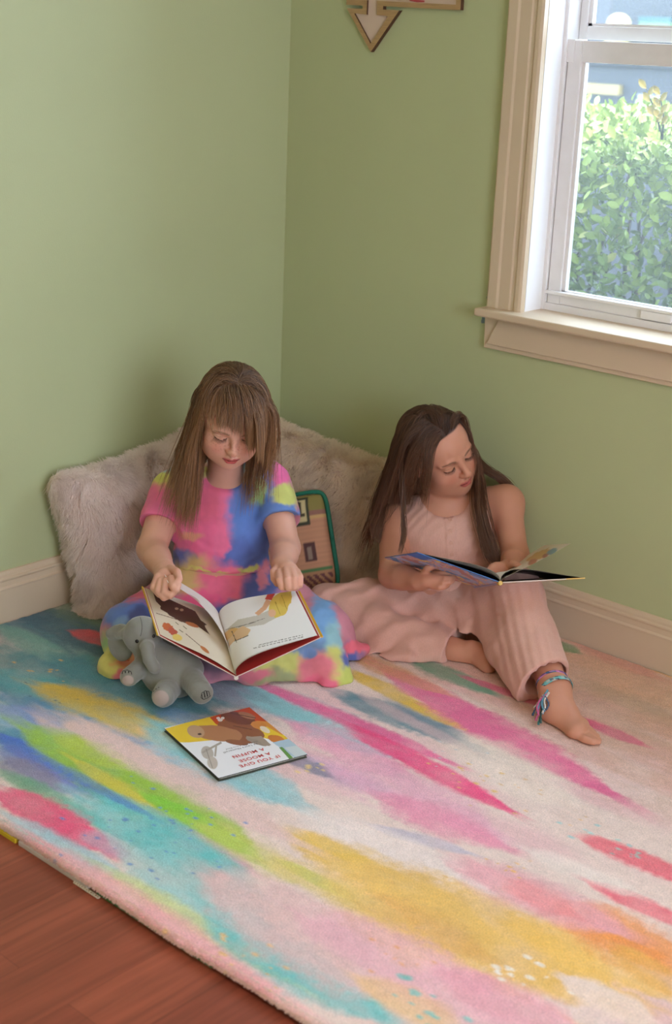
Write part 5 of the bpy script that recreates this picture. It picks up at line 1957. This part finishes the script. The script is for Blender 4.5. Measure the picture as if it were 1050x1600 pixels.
BLACKP = mat('black_page', srgb(26, 22, 22), 0.5)  # near-black sheets in the gaps between covers and pages
g40 = np.linspace(0, 1, 40)
U4, V4 = np.meshgrid(g40, np.linspace(0, 1, 12), indexing='ij')
for nm, q, nn, amp, m_ in (('endpaper', (bS, bB, bA, bE), n2, 0.0035, BLACKP), ('page', (bS, bB, bA, bE), n2, 0.022, PAPERW), ('page', (bS, bB, bA, bE), n2, 0.016, PAPERW), ('page', (bS, bB, bA, bE), n2, 0.011, BLACKP),
                           ('endpaper', (bS, bF, bG, bE), n3, 0.0035, BLACKP), ('page', (bS, bF, bG, bE), n3, 0.030, PAPERW), ('page', (bS, bF, bG, bE), n3, 0.026, BLACKP)):
    h = amp * np.sin(np.pi * np.clip(U4, 0, 1) ** 0.55) ** 0.9 * (1 - 0.45 * U4) + 0.0026
    PP = bil(q, U4 * 0.965, V4 * 0.97 + 0.015) + nn * h[..., None]
    grid_mesh(nm, PP, m_, bk2)
t = g40
T0 = bez([bS + n3 * 0.006, at(800, 896, 3.215), at(826, 886, 3.215), at(860, 868, 3.22), at(892, 849, 3.225)])
T1 = bez([bE + n3 * 0.006, at(772, 896, 3.40), at(796, 884, 3.40), at(824, 868, 3.41), at(850, 852, 3.42)])
w_ = np.linspace(0, 1, 30)
PT = T0[:, None] * (1 - w_)[None, :, None] + T1[:, None] * w_[None, :, None]
grid_mesh('raised_page', PT, PAPER, bk2, paint(PT, (222, 208, 188), [(blob(842, 868, 20, 6, -0.5, wob=0.2, seed=5), (206, 166, 104)), (blob(862, 862, 9, 4, -0.5), (120, 150, 160)), (blob(832, 878, 8, 4, -0.5), (180, 120, 90)), (blob(852, 868, 5, 3, -0.5), (160, 100, 80))]))
tag(bk2, 'open picture book with blue cover on the lap of the girl in the jumpsuit', 'book', 'picture books')

# ------------------------------------------------------------------ the closed picture book lying on the rug
BZ = 0.009
k4 = [at(*p, 3.0) for p in ((343, 1214), (482, 1179), (388, 1104.5), (255, 1139))]
k4 = [CAM + (p - CAM) * ((BZ - CAM[2]) / (p[2] - CAM[2])) for p in k4]
bk3 = empty('picture_book', (sum(k4) / 4) * (1, 1, 0) + np.array([0, 0, 0.0]))
ex = ((k4[1] - k4[0]) + (k4[2] - k4[3])) / 2
ey = ((k4[3] - k4[0]) + (k4[2] - k4[1])) / 2
W3, H3 = np.linalg.norm(ex), np.linalg.norm(ey)
ex /= W3
ey = ey - ex * (ey @ ex)
ey /= np.linalg.norm(ey)
cen = sum(k4) / 4
# board frame: a along the bottom edge in the picture, b away from it
bf = lambda a, b, z: cen + ex * a * W3 / 2 + ey * b * H3 / 2 + np.array([0, 0, z - BZ])
slab('back_cover', [bf(-1, -1, 0.0008), bf(1, -1, 0.0008), bf(1, 1, 0.0008), bf(-1, 1, 0.0008)], 0.002, UPZ, mat('patterned_back_cover', srgb(70, 74, 60), 0.4), bk3, 0.0006)
slab('page_block', [bf(-0.95, -0.96, 0.0029), bf(0.965, -0.96, 0.0029), bf(0.965, 0.96, 0.0029), bf(-0.95, 0.96, 0.0029)], 0.0038, UPZ, PAPERW, bk3, 0)
n = 260
a_, b_ = np.meshgrid(np.linspace(-1, 1, n), np.linspace(-1, 1, n), indexing='ij')
P3 = cen + (ex * W3 / 2) * a_[..., None] + (ey * H3 / 2) * b_[..., None]
sh3 = [([(255, 1139), (388, 1104), (482, 1180), (343, 1216)], (238, 238, 240)),
       ([(250, 1141), (390, 1100), (470, 1172), (440, 1160), (400, 1150), (296, 1160), (282, 1160)], (236, 200, 60)),
       ([(328, 1121), (390, 1100), (425, 1132), (400, 1128), (372, 1130), (338, 1132)], (206, 84, 44)),
       ([(400, 1126), (440, 1148), (452, 1146), (436, 1132), (425, 1128)], (222, 150, 70)),
       (blob(376, 1143, 38, 16, 0.28, wob=0.05, seed=2), (150, 96, 66)), (blob(340, 1146, 40, 12, 0.12, wob=0.04, seed=3), (182, 128, 90)), (blob(372, 1122, 28, 9, 0.2, wob=0.06, seed=4), (128, 78, 54)),
       (blob(306, 1143, 14, 9.5, 0.3), (196, 158, 126)), (blob(386, 1118, 14, 4.5, 0.3), (176, 122, 84)), (line(360, 1114, 400, 1122, 1.0), (96, 58, 42)), (line(364, 1134, 394, 1140, 1.0), (110, 68, 48)),
       (blob(312, 1147, 3.2, 1.6), (70, 46, 40)), (blob(344, 1125, 4, 2.4), (236, 228, 224)), (blob(348, 1122, 3, 2), (236, 228, 224)), (blob(341, 1122, 3, 2), (236, 228, 224)),
       (blob(432, 1155, 14, 6, 0.25, wob=0.05, seed=6), (208, 128, 62)), (blob(404, 1133, 12, 6, 0.2), (216, 142, 70)), (blob(414, 1140, 9, 4, 0.5), (232, 216, 190)),
       ([(426, 1160), (452, 1154), (481, 1178), (460, 1184)], (176, 200, 214)), ([(444, 1168), (470, 1164), (480, 1179), (462, 1183)], (206, 216, 218)), ([(436, 1168), (441, 1167), (458, 1184), (452, 1186)], (96, 150, 72)),
       (blob(402, 1158, 20, 5, 0.3, wob=0.1, seed=8), (158, 144, 130)), ([(384, 1152), (408, 1150), (424, 1164), (414, 1166), (402, 1156)], (166, 150, 134)),
       (blob(324, 1176, 11, 9, 0.9), (188, 180, 170)), (blob(332, 1192, 8, 10, -0.3), (198, 188, 176)), (line(316, 1176, 346, 1160, 3.2), (170, 160, 148)), (line(336, 1182, 338, 1164, 3.0), (176, 166, 152)), (line(322, 1170, 332, 1200, 1.0), (130, 120, 112)),
       (blob(370, 1160, 18, 4, 0.15), (150, 98, 70))]
slab('front_cover', [bf(-1, -1, 0.0067), bf(1, -1, 0.0067), bf(1, 1, 0.0067), bf(-1, 1, 0.0067)], 0.002, UPZ, mat('black_cover_edge', srgb(48, 46, 44), 0.4), bk3, 0.0006)
grid_mesh('cover_art', P3, mat('glossy_printed_cover', rough=0.28, attr='Col', spec=0.5, coat=0.3), bk3, paint(P3, (238, 238, 240), sh3))
TXT = mat('red_title_ink', srgb(206, 62, 58), 0.4)
TXG = mat('grey_title_ink', srgb(96, 92, 92), 0.4)
# title, reading from the girl's side: its baseline runs opposite to the picture's bottom edge
tx = -ex
ty = -ey
for body, (px_, py_), size, m_, bold in (('IF YOU GIVE', (406, 1189), 0.0152, TXT, 0.0003), ('A MOOSE', (398, 1183), 0.0152, TXT, 0.0003), ('A MUFFIN', (388, 1176.5), 0.0152, TXT, 0.0003),
                                         ('by Laura Numeroff', (376, 1169), 0.0092, TXG, 0.0), ('illustrated by Felicia Bond', (378, 1164.5), 0.0062, TXG, 0.0)):
    p = at(px_, py_, 3.0)
    p = CAM + (p - CAM) * ((BZ + 0.0004 - CAM[2]) / (p[2] - CAM[2]))
    M4 = Matrix(((tx[0], ty[0], 0, p[0]), (tx[1], ty[1], 0, p[1]), (tx[2], ty[2], 1, p[2]), (0, 0, 0, 1)))
    text_mesh('title_lettering', body, size, m_, bk3, M4, bold=bold)
tag(bk3, 'closed picture book with red title lying upside down on the rug', 'book', 'picture books')

# ------------------------------------------------------------------ plush elephant sitting against the skirt
el = Field()
EC = at(222, 992, 3.13)
ER = head_frame(math.radians(6), math.radians(28), math.radians(14))
EX = lambda x, y, z: EC + ER @ np.array([x, y, z])
el.ell(EC, (0.042, 0.043, 0.040), 0.01, ER)
el.cap([EX(0.006, -0.006, 0.034), at(230, 1012, 3.075), at(233, 1030, 3.07), at(240, 1043, 3.075)], [0.0165, 0.0155, 0.0145, 0.0125], 0.008)
el.ell(at(268, 1050, 3.135), (0.068, 0.058, 0.055), 0.015, frame_of(UPZ + 0.15 * RIGHT, -FWD))
el.ell(at(240, 1030, 3.14), (0.04, 0.04, 0.04), 0.02)
el.cap([at(226, 1036, 3.125), at(213, 1048, 3.10), at(202, 1057, 3.08)], [0.021, 0.021, 0.0205], 0.008)
el.cap([at(268, 1070, 3.11), at(258, 1084, 3.065), at(255, 1087, 3.055)], [0.026, 0.0265, 0.0255], 0.006)
el.cap([at(298, 1060, 3.10), at(312, 1078, 3.055), at(315, 1082, 3.05)], [0.027, 0.0255, 0.0245], 0.008)
el.cap([at(292, 1028, 3.14), at(305, 1045, 3.12)], [0.022, 0.020], 0.010)
eL = frame_of(UPZ + 0.1 * RIGHT, -FWD - 0.55 * RIGHT)
el.cap([EX(-0.036, 0.010, -0.004), at(180, 992, 3.17)], [0.010, 0.010], 0.008)
el.ell(at(188, 1006, 3.165), (0.036, 0.041, 0.0075), 0.008, eL)
el.cap([at(172, 990, 3.172), at(190, 982, 3.155), at(202, 985, 3.14)], [0.0095, 0.0095, 0.0085], 0.010)
eR = frame_of(UPZ - 0.35 * RIGHT, -FWD + 0.35 * RIGHT)
el.ell(at(270, 1005, 3.175), (0.044, 0.040, 0.008), 0.010, eR)
el.post = lambda P, d: d + fbm(P * 45, 121) * 0.0016
low_z = el.plane((0, 0, 0.002), (0, 0, -1), 0.004)
PAWS = [(at(201, 1066, 3.055), 0.0150, None), (at(252, 1093, 3.028), 0.0215, None)]
toe_lines = []
for (x, y, d_, dirx, n_, step, hgt) in ((196, 1049, 3.055, 1, 3, 5.0, 5), (247, 1077, 3.02, 1, 4, 4.6, 3), (316, 1087, 3.01, 1, 4, 3.8, 9)):
    for i in range(n_):
        toe_lines.append((x + i * step, y - (3 if i in (1, 2) else 0) * 0.4, hgt))


def el_colour(P):
    c = np.tile(np.array(srgb(132, 131, 123)), (len(P), 1))
    c *= 1 + 0.06 * fbm(P * 60, 131)[:, None] + 0.03 * fbm(P * 300, 133)[:, None]
    u = px_of(P)
    e = np.sqrt(((u[:, 0] - 200) / 9.5) ** 2 + ((u[:, 1] - 1063) / 8) ** 2)
    near = ((P - CAM) @ FWD) < 3.10
    m = (1 - sstep(0.85, 1.05, e)) * near
    e2 = np.sqrt(((u[:, 0] - 251) / 13) ** 2 + ((u[:, 1] - 1091) / 12.5) ** 2)
    m = np.maximum(m, (1 - sstep(0.9, 1.05, e2)) * near)
    c += (np.array(srgb(172, 154, 146)) - c) * m[:, None]
    return c


PLUSH = mat('grey_velour', rough=0.9, attr='Col', spec=0.1, sheen=0.5, bump=0.15, bscale=900, bdist=0.0008)
lo, hi = el.bounds(0.01)
EB = at(262, 1060, 3.13)
EB[2] = 0.002
ele = sdf_object('plush_elephant', el, 0.0017, PLUSH, None, el_colour, lo, hi, origin=EB)
tag(ele, 'grey plush elephant sitting on the rug beside the picture books', 'soft toy')
STITCH = mat('black_stitching', srgb(30, 28, 28), 0.7)


def on_surface(F, px_, py_, off=0.0):
    d = at(px_, py_, 1.0) - CAM
    d /= np.linalg.norm(d)
    p = CAM + d * 2.7
    for _ in range(80):
        s = F.eval(p[None])[0]
        p = p + d * s * 0.7
    return p - d * off


def stitched(name, pts, w, parent):
    q = np.array([on_surface(el, x, y, 0.0003) for x, y in pts])
    return MB().tube(q, w, 6).build(name, STITCH, parent, smooth=True)


for ex_, ey_ in ((214, 1002), (240, 994)):
    p = on_surface(el, ex_, ey_, 0.0)
    nn = el.grad(p[None])[0]
    Rb = frame_of(UPZ, nn)
    aa = np.linspace(0, 2 * math.pi, 20, endpoint=False)
    bt = MB()
    for r0, r1, z0, z1 in ((0.0042, 0.0030, 0.0004, 0.0022),):
        ring = [[p + Rb @ np.array([r * math.cos(t), r * math.sin(t), z]) for t in aa] for r, z in ((r0, -0.0005), (r0, z0), (r1, z1))]
        top_ = p + Rb @ np.array([0, 0, 0.0027])
        vs2 = [q for rg in ring for q in rg] + [top_]
        fs2 = [(i * 20 + j, i * 20 + (j + 1) % 20, (i + 1) * 20 + (j + 1) % 20, (i + 1) * 20 + j) for i in range(2) for j in range(20)] + [(40 + j, 40 + (j + 1) % 20, 60) for j in range(20)]
        bt.add(vs2, fs2)
    bt.build('eye', mat('black_bead', srgb(20, 18, 18), 0.2), ele, smooth=True)
for pts in ([(191, 1053), (192, 1048), (195, 1048), (196, 1052), (197, 1047), (200, 1047), (201, 1052), (202, 1048), (205, 1050), (206, 1054)],
            [(239, 1081), (241, 1079)], [(243, 1077), (245, 1076)], [(247, 1074), (249, 1074)],
            [(317, 1092), (315, 1083), (318, 1081), (320, 1090)], [(321, 1090), (319, 1080), (322, 1079), (324, 1089)], [(325, 1088), (323, 1080), (326, 1080), (328, 1087)],
            [(315, 1085), (314, 1090), (318, 1093), (325, 1090), (329, 1087)]):
    dense = []
    for (xa, ya), (xb, yb) in zip(pts[:-1], pts[1:]):
        for t in np.linspace(0, 1, 5)[:-1]:
            dense.append((xa + (xb - xa) * t, ya + (yb - ya) * t))
    stitched('toe_stitching', dense + [pts[-1]], 0.0007, ele)
stitched('seam', [(219 + 3 * math.sin(q * 3), 964 + 30 * q) for q in np.linspace(0, 1, 14)], 0.0004, ele)

# ------------------------------------------------------------------ wooden arrow sign on the window wall
OAK = mat('pale_oak_strip', srgb(176, 142, 98), 0.55, noise=0.14, nscale=30, stretch=(1, 1, 14), bump=0.1, bscale=60)
SIGNW = mat('cream_sign_panel', srgb(214, 188, 168), 0.6)
sg = empty('arrow_sign', (0.385, -0.001, 1.359))
wf = lambda u, v, q: (u, q, v)
outer = [(0.293, 1.359), (0.379, 1.459), (0.327, 1.460), (0.327, 1.468), (0.566, 1.463), (0.566, 1.66), (0.205, 1.66), (0.205, 1.469), (0.260, 1.468), (0.260, 1.460), (0.207, 1.461)]
inner = [(0.291, 1.379), (0.345, 1.445), (0.307, 1.447), (0.307, 1.480), (0.552, 1.475), (0.552, 1.646), (0.219, 1.646), (0.219, 1.481), (0.274, 1.481), (0.274, 1.447), (0.233, 1.449)]
fm = MB()
n = len(outer)
vs2 = [wf(u, v, -0.013) for u, v in outer] + [wf(u, v, -0.013) for u, v in inner] + [wf(u, v, -0.0005) for u, v in outer] + [wf(u, v, -0.0005) for u, v in inner]
fs2 = []
for i in range(n):
    j = (i + 1) % n
    fs2 += [(i, j, n + j, n + i), (i, 2 * n + i, 2 * n + j, j), (n + i, n + j, 3 * n + j, 3 * n + i)]
fm.add(vs2, fs2)
fo_ = fm.build('frame', [OAK, mat('burnt_wood_edge', srgb(84, 54, 34), 0.7)], sg)
for i, pl in enumerate(fo_.data.polygons):
    pl.material_index = 0 if i % 3 == 0 else 1
MB().prism(inner, -0.0006, -0.0075, wf).build('panel', SIGNW, sg)
MB().prism([(0.405, 1.4815), (0.43, 1.4785), (0.452, 1.479), (0.452, 1.483), (0.43, 1.484), (0.42, 1.496), (0.412, 1.496)], -0.0074, -0.0082, wf).build('lettering', mat('red_paint', srgb(180, 62, 66), 0.5), sg)
tag(sg, 'wood-framed arrow sign pointing down on the green wall beside the window', 'wall sign')

# ------------------------------------------------------------------ beyond the window: hedge, paving and a dark carport front
structure(MB().box((-9, 0.4, -0.62), (6, 14, -0.5)).build('ground', mat('pale_paving', srgb(110, 106, 102), 0.9, noise=0.1, nscale=4)))
structure(MB().box((2.35, 0.17, -0.5), (2.5, 0.80, 2.7)).build('skylight_blocker', mat('dark_blocker_grey', srgb(70, 72, 74), 0.8, noise=0.1, nscale=6)))  # unseen wall added to keep grazing skylight off the left wall
hr = np.random.default_rng(23)
hg = empty('hedge', (0.55, 0.95, -0.5))
nl = 26000
HX0, HX1, HY0, HY1, HZT = -0.6, 1.9, 0.56, 1.35, 1.20
cx = hr.uniform(HX0, HX1, nl)
face = hr.uniform(size=nl)
depth = np.abs(hr.normal(0, 0.09, nl))
cy = np.where(face < 0.62, HY0 + depth, hr.uniform(HY0, HY1, nl))
topz = HZT + 0.06 * fbm(np.c_[cx * 4, cy * 4, cx * 0], 141) - 0.10 * sstep(0.2, 0.0, cy - HY0) * 0.6
cz = np.where(face < 0.62, hr.uniform(0.1, 1, nl) ** 0.8 * (topz + 0.2) - 0.2, topz - depth * 0.6)
cz += hr.normal(0, 0.012, nl)
lp = []
for t_, w_l in ((0, 0.0), (0.25, 0.75), (0.55, 1.0), (0.8, 0.7), (1.0, 0.0)):
    lp.append((t_, w_l))
up_ = np.stack([hr.normal(0, 0.6, nl), hr.normal(-0.35, 0.5, nl), 0.55 + hr.normal(0, 0.4, nl)], -1)
up_ /= np.linalg.norm(up_, axis=1)[:, None]
nr = np.stack([hr.normal(0, 0.5, nl), -0.55 + hr.normal(0, 0.45, nl), 0.6 + hr.normal(0, 0.3, nl)], -1)
nr -= up_ * (nr * up_).sum(1)[:, None]
nr /= np.linalg.norm(nr, axis=1)[:, None]
sd = np.cross(up_, nr)
sz = hr.uniform(0.026, 0.046, nl)[:, None]
c = np.stack([cx, cy, cz], -1)
LV = np.stack([c + sz * (sd * (sx * w_l * 0.25) + up_ * t_ + nr * (abs(sx) * 0.06 - 0.18 * t_ * t_)) for t_, w_l in lp for sx in (-1, 0, 1)], 1)
pat = np.array([(r * 3 + s_, r * 3 + s_ + 1, r * 3 + s_ + 4, r * 3 + s_ + 3) for r in range(4) for s_ in range(2)])
LF = (np.arange(nl)[:, None, None] * 15 + pat[None]).reshape(-1, 4)
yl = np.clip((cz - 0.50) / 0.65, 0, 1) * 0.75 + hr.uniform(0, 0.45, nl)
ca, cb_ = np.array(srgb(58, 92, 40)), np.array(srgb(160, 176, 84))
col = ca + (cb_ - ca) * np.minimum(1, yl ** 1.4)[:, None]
col[hr.uniform(size=nl) < 0.03] = srgb(176, 172, 104)
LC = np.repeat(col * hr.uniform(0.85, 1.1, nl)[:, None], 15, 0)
LV = LV.reshape(-1, 3)
LEAF = mat('glossy_leaf', rough=0.42, attr='Col', spec=0.5)
pbl = LEAF.node_tree.nodes['Principled BSDF']
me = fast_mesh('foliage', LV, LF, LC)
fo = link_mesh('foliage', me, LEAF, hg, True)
TWIG = mat('hedge_twig', srgb(46, 38, 28), 0.9)
tw = MB()
for i in range(46):
    x = hr.uniform(HX0, HX1)
    y = hr.uniform(HY0 + 0.1, HY1)
    pts = [np.array([x, y, -0.5])]
    for k in range(5):
        pts.append(pts[-1] + np.array([hr.normal(0, 0.05), hr.normal(0, 0.05), 0.32]))
    tw.tube(pts, np.linspace(0.014, 0.004, 6), 6)
tw.build('stems', TWIG, hg, smooth=True)
tag(hg, 'leafy green hedge growing just outside the window', 'hedge')
# yellow new shoots that stand above the hedge
SHOOT = mat('yellow_shoot', srgb(150, 124, 34), 0.5)
sb = empty('young_shoot', (0.80, 0.75, 1.15))
st = MB()
lf = MB()
for (x, y, z, x2, z2) in ((0.72, 0.72, 1.16, 0.655, 1.29), (0.72, 0.72, 1.16, 0.70, 1.275), (0.74, 0.74, 1.15, 0.80, 1.30)):
    p0, p1 = np.array([x, y, z]), np.array([x2, y, z2])
    st.tube([p0, (p0 + p1) / 2 + np.array([0.008, 0, 0]), p1], [0.003, 0.0025, 0.0015], 6)
    for k in range(6):
        c = p0 + (p1 - p0) * (0.35 + 0.65 * k / 5)
        up_ = np.array([(-1) ** k * 0.8, -0.2, 0.9])
        Rl = frame_of(up_, np.array([0.2, -1, 0.3]))
        vv = [c + Rl @ np.array([sx * w_l * 0.009, t_ * 0.034, abs(sx) * 0.003]) for t_, w_l in lp for sx in (-1, 0, 1)]
        lf.add(vv, [(r * 3 + s_, r * 3 + s_ + 1, r * 3 + s_ + 4, r * 3 + s_ + 3) for r in range(4) for s_ in range(2)])
st.build('stem', TWIG, sb, smooth=True)
lf.build('leaves', SHOOT, sb, smooth=True)
tag(sb, 'young yellow-leaved shoot standing above the hedge top', 'plant')
# dark timber front across the yard with a pale rail, a pale rounded lamp and a green box on it
DARK = mat('dark_grey_cladding', srgb(42, 45, 50), 0.6, noise=0.12, nscale=5)
sh = empty('outbuilding', (-3, 6.4, -0.5))
MB().box((-7.5, 6.4, -0.5), (1.5, 6.7, 2.3)).build('front_wall', DARK, sh)
for i in range(3):
    MB().box((-4.75 + i * 2.5, 6.33, -0.5), (-4.6 + i * 2.5, 6.4, 2.3)).build('post', mat('black_post', srgb(16, 18, 21), 0.5), sh)
MB().box((-7.5, 6.36, 1.26), (1.5, 6.4, 1.34)).build('trim_board', mat('grey_trim', srgb(66, 68, 72), 0.5), sh)
MB().box((-3.6, 6.34, 1.06), (-2.86, 6.4, 1.13)).build('rail', mat('pale_yellow_rail', srgb(140, 122, 70), 0.5), sh)
tag(sh, 'dark grey outbuilding front across the yard beyond the hedge', 'building')


def yard(px_, py_, y):
    d = at(px_, py_, 1.0) - CAM
    return CAM + d * ((y - CAM[2 - 1]) / d[1])


p = yard(966, 44, 6.2)
lm = MB()
lm.tube([(p[0], 6.2, p[2] - 0.15)] + [(p[0], 6.2, p[2] + 0.03 + 0.068 * math.sin(a)) for a in np.linspace(0, 1.5, 9)], [0.083] + [0.083 * math.cos(a) + 0.001 for a in np.linspace(0, 1.5, 9)], 28)
lo_ = lm.build('wall_lamp', mat('cream_lamp_shade', srgb(190, 172, 110), 0.5), smooth=True)
MB().box((p[0] - 0.03, 6.28, p[2] - 0.12), (p[0] + 0.03, 6.4, p[2] - 0.05)).build('bracket', DARK, lo_)
tag(lo_, 'cream round-topped lamp on the dark outbuilding front', 'lamp')
p = yard(1022, 42, 6.25)
gb = MB().box((p[0] - 0.12, 6.25, p[2] - 0.09), (p[0] + 0.12, 6.33, p[2] + 0.03)).build('green_box', mat('pale_green_plastic', srgb(86, 128, 76), 0.5))
MB().box((p[0] - 0.125, 6.245, p[2] + 0.03), (p[0] + 0.125, 6.33, p[2] + 0.065)).build('lid', mat('teal_plastic', srgb(26, 74, 74), 0.5), gb)
tag(gb, 'pale green box with teal lid on the dark outbuilding front', 'box')
p = yard(1007, 168, 6.27)
wb_ = MB().box((p[0] - 0.06, 6.27, p[2] - 0.12), (p[0] + 0.06, 6.399, p[2] + 0.08)).build('white_panel', mat('white_enamel', srgb(225, 225, 222), 0.5), bevel=0.006)
MB().box((p[0] - 0.064, 6.265, p[2] + 0.076), (p[0] + 0.064, 6.33, p[2] + 0.09)).build('cap', mat('grey_cap', srgb(120, 122, 124), 0.5), wb_)
tag(wb_, 'small white panel on the dark outbuilding front just above the hedge', 'panel')
